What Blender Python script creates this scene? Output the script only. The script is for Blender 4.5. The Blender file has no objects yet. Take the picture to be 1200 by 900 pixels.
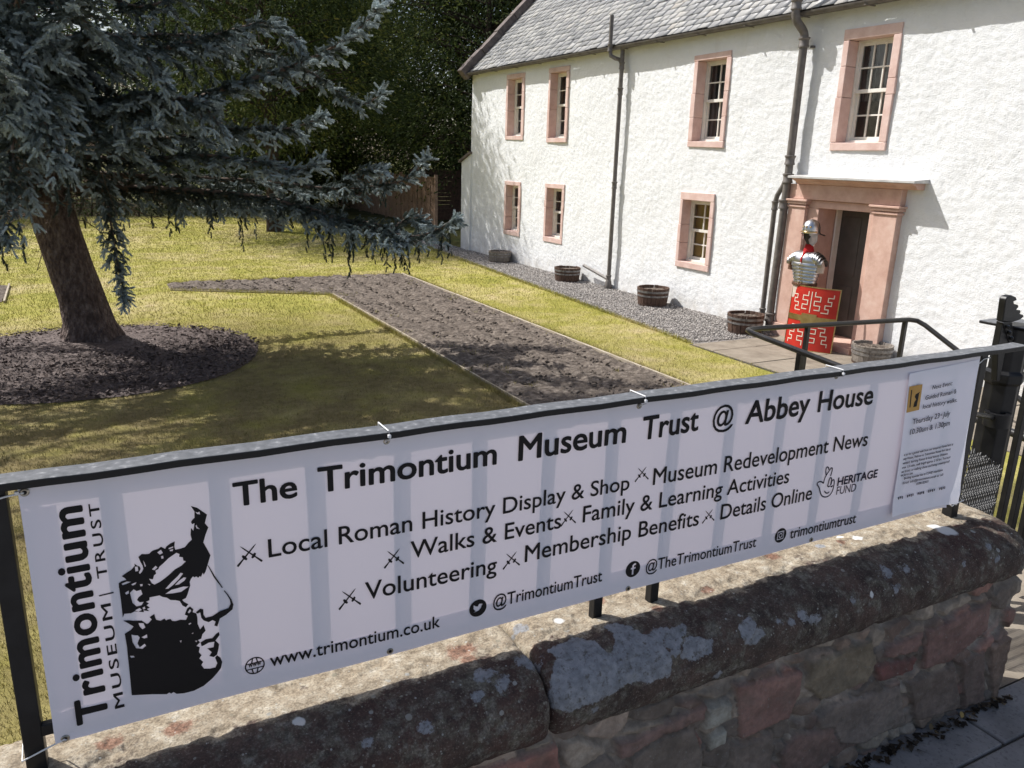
import bpy, bmesh, math, random
import numpy as np
from mathutils import Vector, Matrix

S = bpy.context.scene
COL = S.collection
rng = np.random.default_rng(7)
random.seed(7)
R = math.radians

# ------------------------------------------------------------ camera, light, exposure
EYE = np.array([0.0, 0.0, 2.53])
FPX, TILT, ROLL, YAW = 936.8, 0.27533, 0.03024, 0.49151
fw = np.array([math.sin(YAW)*math.cos(TILT), math.cos(YAW)*math.cos(TILT), -math.sin(TILT)])
rt0 = np.array([math.cos(YAW), -math.sin(YAW), 0.0])
up0 = np.cross(rt0, fw)
rt = math.cos(ROLL)*rt0 + math.sin(ROLL)*up0
up = -math.sin(ROLL)*rt0 + math.cos(ROLL)*up0
cam_d = bpy.data.cameras.new('camera'); cam = bpy.data.objects.new('camera', cam_d); COL.objects.link(cam)
cam_d.sensor_width = 36.0; cam_d.lens = FPX/1200*36.0; cam_d.clip_end = 2000; cam_d.clip_start = 0.05
m = Matrix([list(rt)+[0], list(up)+[0], list(-fw)+[0], [0, 0, 0, 1]]).transposed()
m.translation = Vector(EYE)
cam.matrix_world = m
S.camera = cam

SUN_EL, SUN_AZ = R(49.5), R(128.0)          # direction towards the sun: az measured from +X to +Y
sdir = Vector((math.cos(SUN_EL)*math.cos(SUN_AZ), math.cos(SUN_EL)*math.sin(SUN_AZ), math.sin(SUN_EL)))
sun_d = bpy.data.lights.new('sun', 'SUN'); sun = bpy.data.objects.new('sun', sun_d); COL.objects.link(sun)
sun_d.energy = 4.7; sun_d.angle = R(0.53); sun_d.color = (1.0, 0.985, 0.96)
sun.rotation_euler = sdir.to_track_quat('Z', 'Y').to_euler()
sun.location = (0, 0, 40)
W = bpy.data.worlds.new('World'); S.world = W; W.use_nodes = True
nt = W.node_tree; nt.nodes.clear()
sky = nt.nodes.new('ShaderNodeTexSky'); sky.sky_type = 'NISHITA'; sky.sun_disc = False
sky.sun_elevation = SUN_EL; sky.sun_rotation = math.pi/2 - SUN_AZ
sky.air_density = 0.9; sky.dust_density = 3.0; sky.ozone_density = 0.35
bg = nt.nodes.new('ShaderNodeBackground'); bg.inputs[1].default_value = 0.115
wo = nt.nodes.new('ShaderNodeOutputWorld')
nt.links.new(sky.outputs[0], bg.inputs[0]); nt.links.new(bg.outputs[0], wo.inputs[0])
S.view_settings.view_transform = 'Standard'; S.view_settings.look = 'None'
S.view_settings.exposure = 0.30; S.view_settings.gamma = 1.0
S.view_settings.use_curve_mapping = False

# ------------------------------------------------------------ measuring helpers: a sight line of the photograph met with a plane
def ray(px, py): return (px-600)/FPX*rt - (py-450)/FPX*up + fw
def at_y(px, py, y): r = ray(px, py); return EYE + r*((y-EYE[1])/r[1])
def at_x(px, py, x): r = ray(px, py); return EYE + r*((x-EYE[0])/r[0])
def at_z(px, py, z): r = ray(px, py); return EYE + r*((z-EYE[2])/r[2])

# ------------------------------------------------------------ object helpers
def wloc(o):
    v = Vector((0, 0, 0))
    while o is not None: v += o.location; o = o.parent
    return v
def tag(o, label=None, cat=None, group=None, kind=None):
    if label: o['label'] = label
    if cat: o['category'] = cat
    if group: o['group'] = group
    if kind: o['kind'] = kind
    return o
def thing(name, label, cat, loc=(0, 0, 0), group=None):
    o = bpy.data.objects.new(name, None); COL.objects.link(o); o.location = loc; o.empty_display_size = .1
    return tag(o, label, cat, group)
def np_obj(name, V, F, mat, parent=None, smooth=False, local=False, attrs=None, kind=None):
    """V (n,3) array, F (m,k) int array or list of faces."""
    V = np.asarray(V, float).reshape(-1, 3)
    if parent is not None and not local: V = V - np.array(wloc(parent))
    me = bpy.data.meshes.new(name)
    if isinstance(F, np.ndarray):
        k = F.shape[1]
        me.vertices.add(len(V)); me.vertices.foreach_set('co', V.ravel())
        me.loops.add(F.size); me.loops.foreach_set('vertex_index', F.ravel().astype(np.int32))
        me.polygons.add(len(F)); me.polygons.foreach_set('loop_start', np.arange(0, F.size, k, dtype=np.int32))
        me.polygons.foreach_set('loop_total', np.full(len(F), k, dtype=np.int32))
        me.update(calc_edges=True); me.validate()
    else:
        me.from_pydata([tuple(v) for v in V], [], F); me.update()
    if smooth: me.polygons.foreach_set('use_smooth', np.ones(len(me.polygons), bool))
    if attrs:
        for an, a in attrs.items():
            a = np.asarray(a, float)
            if a.ndim == 1:
                at = me.attributes.new(an, 'FLOAT', 'POINT'); at.data.foreach_set('value', a)
            else:
                at = me.attributes.new(an, 'FLOAT_COLOR', 'POINT')
                at.data.foreach_set('color', np.c_[a, np.ones(len(a))].ravel())
    me.materials.append(mat)
    o = bpy.data.objects.new(name, me); COL.objects.link(o)
    if parent is not None: o.parent = parent
    if kind: o['kind'] = kind
    return o

class MB:
    def __init__(s): s.v = []; s.f = []
    def add(s, vs, fs):
        n = len(s.v); s.v += [tuple(map(float, v)) for v in vs]; s.f += [tuple(i+n for i in f) for f in fs]; return s
    def box(s, a, b, rot=None, c=None):
        (x0, y0, z0), (x1, y1, z1) = a, b
        vs = [Vector(p) for p in ((x0,y0,z0),(x1,y0,z0),(x1,y1,z0),(x0,y1,z0),(x0,y0,z1),(x1,y0,z1),(x1,y1,z1),(x0,y1,z1))]
        if rot is not None:
            cc = Vector(c) if c is not None else sum(vs, Vector())/8
            vs = [rot @ (v-cc) + cc for v in vs]
        return s.add(vs, [(0,3,2,1),(4,5,6,7),(0,1,5,4),(1,2,6,5),(2,3,7,6),(3,0,4,7)])
    def tube(s, pts, r, n=12, caps=True, sq=False):
        P = [Vector(p) for p in pts]; rr = r if hasattr(r, '__len__') else [r]*len(P)
        rings = []; ref = None
        for i, p in enumerate(P):
            t = (P[min(i+1, len(P)-1)] - P[max(i-1, 0)]).normalized()
            if ref is None: ref = Vector((0,0,1)) if abs(t.z) < .9 else Vector((1,0,0))
            a = (ref - t*ref.dot(t)).normalized(); b = t.cross(a); ref = a
            k = 1.0
            if 0 < i < len(P)-1 and sq:
                c = (P[i+1]-p).normalized().dot((p-P[i-1]).normalized()); k = 1.0
            ring = []
            for j in range(n):
                ph = 2*math.pi*(j+.5)/n
                q = rr[i]*(1.4142 if n == 4 else 1.0)
                ring.append(p + (a*math.cos(ph) + b*math.sin(ph))*q*k)
            rings.append(ring)
        vs = [q for ring in rings for q in ring]; fs = []
        for i in range(len(P)-1):
            for j in range(n):
                fs.append((i*n+j, i*n+(j+1) % n, (i+1)*n+(j+1) % n, (i+1)*n+j))
        if caps: fs += [tuple(range(n-1, -1, -1)), tuple(range((len(P)-1)*n, len(P)*n))]
        return s.add(vs, fs)
    def lathe(s, prof, c=(0, 0, 0), n=28, sx=1.0, sy=1.0, caps=False, a0=0, a1=2*math.pi):
        full = abs(a1-a0-2*math.pi) < 1e-6; m_ = n if full else n+1
        vs = []; fs = []
        for r, z in prof:
            for j in range(m_):
                ph = a0 + (a1-a0)*j/n
                vs.append((c[0]+r*sx*math.cos(ph), c[1]+r*sy*math.sin(ph), c[2]+z))
        for i in range(len(prof)-1):
            for j in range(n):
                k = (j+1) % m_
                fs.append((i*m_+j, i*m_+k, (i+1)*m_+k, (i+1)*m_+j))
        if caps: fs += [tuple(range(m_-1, -1, -1)), tuple(range((len(prof)-1)*m_, len(prof)*m_))]
        return s.add(vs, fs)
    def prism(s, poly, off):
        n = len(poly); off = Vector(off); P = [Vector(p) for p in poly]
        return s.add(P+[p+off for p in P], [tuple(range(n))[::-1], tuple(range(n, 2*n))]+[(i, (i+1) % n, (i+1) % n+n, i+n) for i in range(n)])
    def build(s, name, mat, parent=None, smooth=False, bevel=0, local=False, auto=None, kind=None):
        o = np_obj(name, np.array(s.v), s.f, mat, parent, smooth, local, kind=kind)
        bm = bmesh.new(); bm.from_mesh(o.data); bmesh.ops.recalc_face_normals(bm, faces=bm.faces)
        if smooth:
            for e in bm.edges:
                if len(e.link_faces) == 2 and e.calc_face_angle(0) > R(auto or 40): e.smooth = False
        bm.to_mesh(o.data); bm.free()
        if bevel:
            md = o.modifiers.new('bevel', 'BEVEL'); md.width = bevel; md.segments = 2; md.limit_method = 'ANGLE'; md.angle_limit = R(40)
        return o

# ------------------------------------------------------------ numpy noise
def _h(i, j, seed):
    n = (i.astype(np.int64)*374761393 + j.astype(np.int64)*668265263 + seed*1442695041) & 0xffffffff
    n = ((n ^ (n >> 13))*1274126177) & 0xffffffff
    return ((n ^ (n >> 16)) & 0xffff)/65535.0
def vn(x, y, seed=0):
    i = np.floor(x); j = np.floor(y); u = x-i; w = y-j
    u = u*u*u*(u*(u*6-15)+10); w = w*w*w*(w*(w*6-15)+10)
    i = i.astype(np.int64); j = j.astype(np.int64)
    return (_h(i, j, seed)*(1-u)+_h(i+1, j, seed)*u)*(1-w) + (_h(i, j+1, seed)*(1-u)+_h(i+1, j+1, seed)*u)*w
def fbm(x, y, seed=0, o=4, g=.5):
    s = 0; a = 1; t = 0
    for k in range(o):
        s = s + a*vn(x*2**k+k*17.3, y*2**k-k*9.1, seed+k); t += a; a *= g
    return s/t
def grid_faces(nu, nv):
    i = np.arange(nu-1)[:, None]*nv + np.arange(nv-1)[None, :]
    return np.stack([i, i+nv, i+nv+1, i+1], -1).reshape(-1, 4)
def in_poly(x, y, poly):
    r = np.zeros(x.shape, bool); n = len(poly)
    for k in range(n):
        x0, y0 = poly[k]; x1, y1 = poly[(k+1) % n]
        c = (y0 > y) != (y1 > y)
        with np.errstate(divide='ignore', invalid='ignore'):
            r ^= c & (x < (x1-x0)*(y-y0)/(y1-y0+1e-12)+x0)
    return r
def seg_dist(x, y, poly, closed=True):
    d = np.full(x.shape, 1e9); n = len(poly)
    for k in range(n if closed else n-1):
        x0, y0 = poly[k]; x1, y1 = poly[(k+1) % n]
        dx, dy = x1-x0, y1-y0; t = np.clip(((x-x0)*dx+(y-y0)*dy)/(dx*dx+dy*dy+1e-12), 0, 1)
        d = np.minimum(d, np.hypot(x-x0-t*dx, y-y0-t*dy))
    return d
def scatter(P, A, B, C, TV, TF):
    """instances of template (TV in axes A,B,C scaled) -> one vertex/face array"""
    V = P[:, None, :] + TV[None, :, 0:1]*A[:, None, :] + TV[None, :, 1:2]*B[:, None, :] + TV[None, :, 2:3]*C[:, None, :]
    F = TF[None] + (np.arange(len(P))*len(TV))[:, None, None]
    return V.reshape(-1, 3), F.reshape(-1, TF.shape[1])
def unit(v): return v/np.maximum(np.linalg.norm(v, axis=-1, keepdims=True), 1e-9)
def rand_frames(n, r=None):
    r = r or rng
    a = unit(r.normal(size=(n, 3))); b = unit(np.cross(a, r.normal(size=(n, 3)))); return a, b, np.cross(a, b)

# ------------------------------------------------------------ materials
class NT:
    def __init__(s, name):
        s.m = bpy.data.materials.new(name); s.m.use_nodes = True; s.t = s.m.node_tree
        s.b = s.t.nodes['Principled BSDF']; s.out = s.t.nodes['Material Output']; s._tc = None
    def n(s, typ, **kw):
        nd = s.t.nodes.new(typ)
        for k, v in kw.items():
            if hasattr(nd, k): setattr(nd, k, v)
        return nd
    def link(s, a, b): s.t.links.new(a, b)
    def tc(s):
        if not s._tc: s._tc = s.n('ShaderNodeTexCoord').outputs['Object']
        return s._tc
    def mapped(s, scale=(1, 1, 1), rot=(0, 0, 0)):
        mp = s.n('ShaderNodeMapping'); mp.inputs['Scale'].default_value = scale; mp.inputs['Rotation'].default_value = rot
        s.link(s.tc(), mp.inputs['Vector']); return mp.outputs[0]
    def noise(s, scale, detail=4, rough=.55, vec=None, dist=0):
        nd = s.n('ShaderNodeTexNoise'); nd.inputs['Scale'].default_value = scale; nd.inputs['Detail'].default_value = detail
        nd.inputs['Roughness'].default_value = rough; nd.inputs['Distortion'].default_value = dist
        s.link(vec if vec is not None else s.tc(), nd.inputs['Vector']); return nd.outputs['Fac']
    def vor(s, scale, feature='F1', out='Distance', vec=None):
        nd = s.n('ShaderNodeTexVoronoi', feature=feature); nd.inputs['Scale'].default_value = scale
        s.link(vec if vec is not None else s.tc(), nd.inputs['Vector']); return nd.outputs[out]
    def ramp(s, fac, stops, interp='LINEAR'):
        nd = s.n('ShaderNodeValToRGB'); cr = nd.color_ramp; cr.interpolation = interp
        while len(cr.elements) < len(stops): cr.elements.new(.5)
        for e, (p, c) in zip(cr.elements, stops):
            e.position = p; e.color = (*c, 1) if hasattr(c, '__len__') else (c, c, c, 1)
        s.link(fac, nd.inputs[0]); return nd.outputs[0]
    def mix(s, fac, a, b, mode='MIX'):
        nd = s.n('ShaderNodeMix', data_type='RGBA', blend_type=mode)
        for sock, v in ((nd.inputs[0], fac), (nd.inputs[6], a), (nd.inputs[7], b)):
            if hasattr(v, 'is_linked'): s.link(v, sock)
            elif hasattr(v, '__len__'): sock.default_value = (*v, 1)
            else: sock.default_value = v
        return nd.outputs[2]
    def math(s, op, a, b=0.0):
        nd = s.n('ShaderNodeMath', operation=op)
        for sock, v in ((nd.inputs[0], a), (nd.inputs[1], b)):
            if hasattr(v, 'is_linked'): s.link(v, sock)
            else: sock.default_value = v
        return nd.outputs[0]
    def attr(s, name, out='Fac'):
        nd = s.n('ShaderNodeAttribute'); nd.attribute_name = name; return nd.outputs[out]
    def color(s, c):
        if hasattr(c, 'is_linked'): s.link(c, s.b.inputs['Base Color'])
        else: s.b.inputs['Base Color'].default_value = (*c, 1)
        return s
    def set(s, rough=None, metal=None, spec=None, **kw):
        for k, v in (('Roughness', rough), ('Metallic', metal), ('Specular IOR Level', spec)):
            if v is None: continue
            if hasattr(v, 'is_linked'): s.link(v, s.b.inputs[k])
            else: s.b.inputs[k].default_value = v
        return s
    def bump(s, h, strength=.5, dist=.01):
        nd = s.n('ShaderNodeBump'); nd.inputs['Strength'].default_value = strength; nd.inputs['Distance'].default_value = dist
        s.link(h, nd.inputs['Height'])
        if s.b.inputs['Normal'].is_linked: s.link(s.b.inputs['Normal'].links[0].from_socket, nd.inputs['Normal'])
        s.link(nd.outputs[0], s.b.inputs['Normal']); return s

def simple(name, c1, c2=None, scale=8, rough=.6, metal=0, spec=.5, bump=0, bscale=None, bdist=.005, detail=5):
    t = NT(name)
    if c2 is None: t.color(c1)
    else: t.color(t.ramp(t.noise(scale, detail), [(.35, c1), (.65, c2)]))
    t.set(rough, metal, spec)
    if bump: t.bump(t.noise(bscale or scale*3, 5), bump, bdist)
    return t.m

M = {}
# lawn: worn, straw coloured in patches, same colours on the sheet and on its blades
def lawn_color(t):
    big = t.noise(.55, 4, .6); mid = t.noise(2.6, 4, .6); fine = t.noise(26, 3, .6)
    s_ = t.math('ADD', t.math('MULTIPLY', big, .6), t.math('MULTIPLY', mid, .4))
    c = t.ramp(s_, [(.34, (.280, .285, .046)), (.45, (.405, .380, .082)), (.56, (.535, .465, .190)), (.66, (.620, .505, .305))])
    c = t.mix(t.ramp(t.noise(4.5, 5, .65), [(.56, 0.), (.70, .55)]), c, (.180, .215, .032))
    # thin brown turf with old needles, also darkened where the spruce's shade falls
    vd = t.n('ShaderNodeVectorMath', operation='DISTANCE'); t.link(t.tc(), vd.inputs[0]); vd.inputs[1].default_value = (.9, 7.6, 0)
    dry_shade = t.math('MULTIPLY', t.ramp(t.math('DIVIDE', vd.outputs['Value'], 8.0), [(.35, 1.), (.85, 0.)]), t.ramp(t.noise(1.7, 5, .65), [(.30, .25), (.56, .95)]))
    c = t.mix(dry_shade, c, t.ramp(t.noise(9, 5, .7), [(.35, (.150, .115, .050)), (.7, (.30, .235, .125))]))
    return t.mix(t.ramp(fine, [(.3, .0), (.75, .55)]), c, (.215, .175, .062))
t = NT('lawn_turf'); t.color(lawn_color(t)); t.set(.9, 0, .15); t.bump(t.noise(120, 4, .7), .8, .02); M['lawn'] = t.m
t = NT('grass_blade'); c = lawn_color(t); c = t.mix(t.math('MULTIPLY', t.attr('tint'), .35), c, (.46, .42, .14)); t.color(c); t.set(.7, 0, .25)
t.b.inputs['Transmission Weight'].default_value = 0
M['blade'] = t.m
t = NT('far_ground'); t.color(t.ramp(t.noise(.6), [(.35, (.05, .06, .02)), (.65, (.12, .11, .04))])); t.set(.95, 0, .1); M['ground'] = t.m
# soil
t = NT('soil'); c = t.ramp(t.noise(14, 6, .65), [(.3, (.070, .056, .047)), (.52, (.180, .148, .122)), (.72, (.36, .305, .255))])
t.color(c); t.set(.95, 0, .15); t.bump(t.noise(60, 6, .7), 1.0, .03); M['soil'] = t.m
t = NT('bark_mulch'); c = t.ramp(t.noise(30, 5, .65), [(.3, (.040, .027, .023)), (.55, (.125, .090, .078)), (.75, (.31, .255, .235))])
t.color(c); t.set(.75, 0, .4); t.bump(t.noise(70, 5, .7), .8, .02); M['mulch'] = t.m
t = NT('gravel'); c = t.ramp(t.attr('tint'), [(0, (.15, .14, .13)), (.5, (.30, .275, .255)), (1, (.55, .51, .47))])
t.color(c); t.set(.85, 0, .3); t.bump(t.noise(90, 4), .4, .006); M['gravel_stone'] = t.m
t = NT('gravel_bed'); v = t.vor(42, out='Color'); c = t.mix(.5, t.ramp(t.noise(40, 4), [(.3, (.12, .11, .10)), (.7, (.38, .35, .33))]), t.ramp(v, [(.1, (.12, .11, .10)), (.9, (.42, .39, .36))]))
t.color(c); t.set(.9, 0, .2); t.bump(t.vor(42), 1.0, .02); M['gravel_bed'] = t.m
# flagstones
t = NT('flagstone'); c = t.ramp(t.noise(3.5, 7, .65), [(.3, (.17, .140, .108)), (.6, (.28, .240, .190)), (.8, (.21, .195, .155))]); t.color(c); t.set(.85, 0, .25); t.bump(t.noise(25, 6, .65), .5, .01); M['flag'] = t.m
t = NT('pavement_slab'); c = t.ramp(t.noise(5, 8, .7), [(.3, (.15, .142, .14)), (.55, (.235, .225, .222)), (.75, (.30, .285, .275))])
c = t.mix(t.ramp(t.noise(70, 3, .6), [(.55, 0.), (.7, .55)]), c, (.07, .065, .065)); t.color(c); t.set(.8, 0, .3); t.bump(t.noise(90, 5, .7), .5, .004); M['slab'] = t.m
t = NT('joint_dirt'); t.color(t.ramp(t.noise(40, 5), [(.3, (.018, .016, .014)), (.7, (.06, .055, .045))])); t.set(.95); M['dirt'] = t.m
# harling
t = NT('white_harling'); c = t.ramp(t.noise(2.2, 6, .6), [(.3, (.775, .782, .785)), (.7, (.835, .842, .845))])
st = t.ramp(t.noise(1.1, 5, .7, t.mapped((3, 3, .6))), [(.56, 0.), (.80, .34)])
c = t.mix(st, c, (.62, .58, .50)); t.color(c); t.set(.9, 0, .2)
t.bump(t.noise(52, 5, .65, t.mapped((1, .8, 1.1), (.5, 0, 0)), .6), .62, .018); t.bump(t.noise(110, 3, .6), .25, .004)
gz_ = t.n('ShaderNodeSeparateXYZ'); t.link(t.tc(), gz_.inputs[0]); lo_ = t.math('MULTIPLY', t.ramp(gz_.outputs['Z'], [(0, 1.), (.42, 0.)]), t.ramp(t.noise(5, 5, .7), [(.35, 0.), (.7, .75)])); t.color(t.mix(lo_, c, (.50, .455, .38))); M['harl'] = t.m
# slate
t = NT('roof_slate'); c = t.ramp(t.attr('tint'), [(0, (.17, .175, .185)), (.45, (.33, .33, .335)), (.8, (.45, .445, .435)), (1, (.42, .39, .35))])
c = t.mix(t.ramp(t.noise(9, 6, .7), [(.45, 0.), (.75, .5)]), c, (.47, .465, .44)); t.color(c); t.set(.45, 0, .6); t.bump(t.noise(30, 6, .6), .4, .01); M['slate'] = t.m
t = NT('skew_stone'); t.color(t.ramp(t.noise(6, 6, .65), [(.3, (.085, .068, .062)), (.6, (.19, .155, .14)), (.8, (.30, .275, .24))])); t.set(.9); t.bump(t.noise(40, 5), .5, .01); M['skew'] = t.m
# pink painted stone
t = NT('pink_stone'); c = t.ramp(t.noise(4, 7, .65), [(.28, (.56, .375, .325)), (.5, (.67, .485, .43)), (.62, (.71, .54, .485)), (.78, (.76, .65, .61))]); t.color(c); t.set(.85, 0, .25); t.bump(t.noise(35, 5, .65), .45, .008); M['pink'] = t.m
t = NT('door_stone'); c = t.ramp(t.noise(5, 7, .65), [(.3, (.50, .315, .250)), (.55, (.61, .41, .335)), (.78, (.68, .52, .44))]); t.color(c); t.set(.85, 0, .25); t.bump(t.noise(45, 5, .65), .35, .006); M['doorstone'] = t.m
M['lead'] = simple('lead_capping', (.42, .41, .40), (.58, .57, .55), 6, .6, 0, .4, .2)
M['sash'] = simple('white_sash_paint', (.72, .69, .62), (.80, .78, .72), 9, .4, 0, .5, .1)
# window glass: thin sheet, mostly see-through, mirror like at grazing angles
t = NT('window_glass'); t.t.nodes.remove(t.b)
tr = t.n('ShaderNodeBsdfTransparent'); tr.inputs[0].default_value = (.78, .82, .82, 1)
gl = t.n('ShaderNodeBsdfGlossy'); gl.inputs['Roughness'].default_value = .03
nz = t.n('ShaderNodeTexNoise'); nz.inputs['Scale'].default_value = 2.5; tcn = t.n('ShaderNodeTexCoord'); t.link(tcn.outputs['Object'], nz.inputs['Vector'])
bp = t.n('ShaderNodeBump'); bp.inputs['Strength'].default_value = .12; bp.inputs['Distance'].default_value = .02; t.link(nz.outputs['Fac'], bp.inputs['Height']); t.link(bp.outputs[0], gl.inputs['Normal'])
lw = t.n('ShaderNodeFresnel'); lw.inputs['IOR'].default_value = 1.52
mx = t.n('ShaderNodeMixShader'); t.link(t.math('ADD', lw.outputs[0], .03), mx.inputs[0]); t.link(tr.outputs[0], mx.inputs[1]); t.link(gl.outputs[0], mx.inputs[2]); t.link(mx.outputs[0], t.out.inputs['Surface']); M['glass'] = t.m
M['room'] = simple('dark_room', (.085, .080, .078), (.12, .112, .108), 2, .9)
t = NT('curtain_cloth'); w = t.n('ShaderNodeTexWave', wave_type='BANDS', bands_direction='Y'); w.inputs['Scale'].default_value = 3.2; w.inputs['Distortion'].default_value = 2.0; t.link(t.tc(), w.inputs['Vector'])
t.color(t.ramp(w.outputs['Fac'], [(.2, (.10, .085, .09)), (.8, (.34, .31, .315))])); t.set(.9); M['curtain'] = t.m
M['blind'] = simple('ochre_blind', (.68, .42, .11), (.76, .49, .15), 3, .8)
M['castiron'] = simple('grey_cast_iron_paint', (.120, .106, .095), (.185, .166, .150), 12, .5, 0, .5, .25, 60, .003)
M['gutter'] = simple('grey_brown_gutter', (.10, .088, .080), (.16, .145, .13), 8, .6, 0, .4, .2)
M['blackpaint'] = simple('black_gloss_paint', (.006, .006, .007), (.014, .014, .015), 16, .40, 0, .3, .35, 45, .002)
t = NT('rail_sheen_paint'); gn = t.n('ShaderNodeNewGeometry'); sx_ = t.n('ShaderNodeSeparateXYZ'); t.link(gn.outputs['Normal'], sx_.inputs[0]); t.color(t.mix(t.ramp(sx_.outputs['Z'], [(.3, 0.), (.7, 1.)]), (.007, .007, .008), t.ramp(t.noise(60, 4), [(.35, (.10, .105, .112)), (.60, (.15, .155, .165)), (.72, (.32, .325, .33))]))); t.set(.45, 0, .3); t.bump(t.noise(110, 4), .5, .0015); t.bump(t.noise(14, 3), .25, .004); M['railpaint'] = t.m  # upward faces coloured pale for sky sheen as well as wear, sides near black
M['doorwood'] = simple('dark_door_paint', (.060, .054, .050), (.080, .072, .067), 5, .5)
# timber
def wood(name, a, b, c, sc=(2, 2, 14), rough=.8):
    t = NT(name); t.color(t.ramp(t.noise(6, 6, .65, t.mapped(sc)), [(.3, a), (.55, b), (.8, c)])); t.set(rough, 0, .25); t.bump(t.noise(14, 5, .6, t.mapped(sc)), .4, .004); return t.m
M['cask'] = wood('old_oak_stave', (.055, .030, .022), (.12, .075, .055), (.22, .17, .14), (14, 14, 1.5))
M['caskgrey'] = wood('weathered_oak_stave', (.14, .12, .10), (.25, .22, .19), (.36, .33, .30), (14, 14, 1.5))
M['hoop'] = simple('galvanised_hoop', (.16, .15, .145), (.34, .33, .32), 18, .5, .6, .5)
M['hooprust'] = simple('rusted_hoop', (.05, .035, .03), (.13, .085, .065), 18, .7, .3, .4)
M['edging'] = wood('pale_edging_board', (.30, .25, .18), (.42, .36, .28), (.55, .50, .42), (3, 1, 8))
M['fence'] = wood('brown_woven_fence', (.24, .155, .11), (.34, .23, .165), (.42, .30, .22), (2, .8, 12))
M['board'] = wood('dark_board_fence', (.05, .030, .024), (.10, .06, .045), (.15, .095, .07), (2, 8, 1))
# bark
t = NT('spruce_bark'); c = t.ramp(t.noise(9, 7, .7, t.mapped((1.6, 1.6, .8))), [(.3, (.038, .027, .024)), (.5, (.115, .084, .074)), (.72, (.27, .215, .19))]); t.color(c); t.set(.95, 0, .2)
t.bump(t.vor(20, vec=t.mapped((1.3, 1.3, .8))), .9, .035); t.bump(t.noise(50, 5), .5, .012); M['bark'] = t.m
M['darkbark'] = simple('dark_bark', (.025, .018, .014), (.07, .05, .04), 10, .95, 0, .2, .6, 25, .03)
M['twig'] = simple('spruce_twig', (.10, .065, .045), (.17, .12, .09), 10, .9)
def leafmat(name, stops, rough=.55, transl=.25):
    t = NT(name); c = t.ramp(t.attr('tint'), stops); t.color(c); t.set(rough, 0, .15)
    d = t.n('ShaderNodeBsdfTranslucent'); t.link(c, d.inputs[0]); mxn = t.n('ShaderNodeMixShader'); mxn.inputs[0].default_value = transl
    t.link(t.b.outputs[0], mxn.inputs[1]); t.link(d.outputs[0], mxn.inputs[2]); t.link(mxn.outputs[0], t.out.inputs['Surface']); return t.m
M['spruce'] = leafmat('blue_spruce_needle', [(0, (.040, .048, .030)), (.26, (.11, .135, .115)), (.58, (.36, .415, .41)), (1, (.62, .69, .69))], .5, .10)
M['yew'] = leafmat('yew_needle', [(0, (.022, .034, .012)), (.5, (.055, .078, .024)), (.8, (.125, .145, .038)), (1, (.28, .25, .07))], .8, .3)
M['cypress'] = leafmat('cypress_scale', [(0, (.030, .048, .014)), (.5, (.090, .112, .030)), (1, (.28, .26, .07))], .8, .3)
M['hedge'] = leafmat('hedge_leaf', [(0, (.018, .032, .010)), (.5, (.040, .062, .018)), (1, (.085, .11, .03))], .75, .25)
M['broad'] = leafmat('broad_leaf', [(0, (.022, .040, .012)), (.5, (.050, .080, .022)), (1, (.10, .135, .04))], .7, .3)
M['deadleaf'] = leafmat('dead_leaf', [(0, (.025, .02, .016)), (.6, (.10, .07, .045)), (.9, (.18, .13, .07)), (1, (.50, .34, .12))])
# ============================================================ SETTING: ground sheets
PAV = 0.61                       # pavement level; the garden lies lower
def sheet(name, poly, z, mat):
    return np_obj(name, [(x, y, z) for x, y in poly], [tuple(range(len(poly)))], mat, kind='structure')
sheet('ground', [(-300, 2), (300, 2), (300, 400), (-300, 400)], -.03, M['ground'])
sheet('lawn', [(-30, 1.74), (7.55, 1.74), (7.55, 6.5), (7.72, 8.8), (8.66, 21.6), (8.8, 25), (9.6, 33.8), (-30, 33.8)], 0, M['lawn'])
sheet('gravel_strip', [(7.69, 8.75), (9.56, 8.75), (9.56, 26.9), (9.3, 30), (8.6, 30), (8.6, 21.6)], .004, M['gravel_bed'])
# flagged path by the door
mb = MB(); yy = 1.7; k = 0
while yy < 8.7:
    h = [.62, .75, .55, .7][k % 4]; xx = 7.5 + (0 if yy < 6.5 else .12)
    ww = [.75, .55, .9, .6, .8]
    j = k
    while xx < 9.45:
        w = min(ww[j % 5], 9.5-xx)
        mb.box((xx+.006, yy+.006, -.06), (xx+w-.006, min(yy+h, 8.76)-.006, .012+.006*random.random())); xx += w; j += 1
    yy += h; k += 1
mb.build('paved_path', M['flag'], bevel=.008, kind='structure')
sheet('path_bedding', [(7.45, 1.72), (9.6, 1.72), (9.6, 8.8), (7.6, 8.8)], .0035, M['dirt'])
# ramp from the gate, and the pavement of grey slabs
MB().add([(2.92, 1.46, PAV-.01), (4.3, 1.46, PAV-.01), (4.3, 5.2, .01), (2.92, 5.2, .01), (2.92, 1.46, -.1), (4.3, 1.46, -.1), (4.3, 5.2, -.1), (2.92, 5.2, -.1)],
     [(0, 1, 2, 3), (0, 4, 5, 1), (1, 5, 6, 2), (2, 6, 7, 3), (3, 7, 4, 0)]).build('ramp', M['flag'], kind='structure')
mb = MB()
rows = [(1.452, 1.25), (1.25, .65), (.65, .05), (.05, -.55), (-.55, -1.2), (-1.2, -1.9)]
for k, (y1, y0) in enumerate(rows):
    x = 2.67 - (0 if k < 1 else .42*k) - .92*9
    while x < 7:
        w = .92
        mb.box((x+.006, y0+.006, PAV-.06), (x+w-.006, y1-.004, PAV+.003*math.sin(x*7+k*3))); x += w
mb.build('pavement', M['slab'], bevel=.006, kind='structure')
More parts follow.
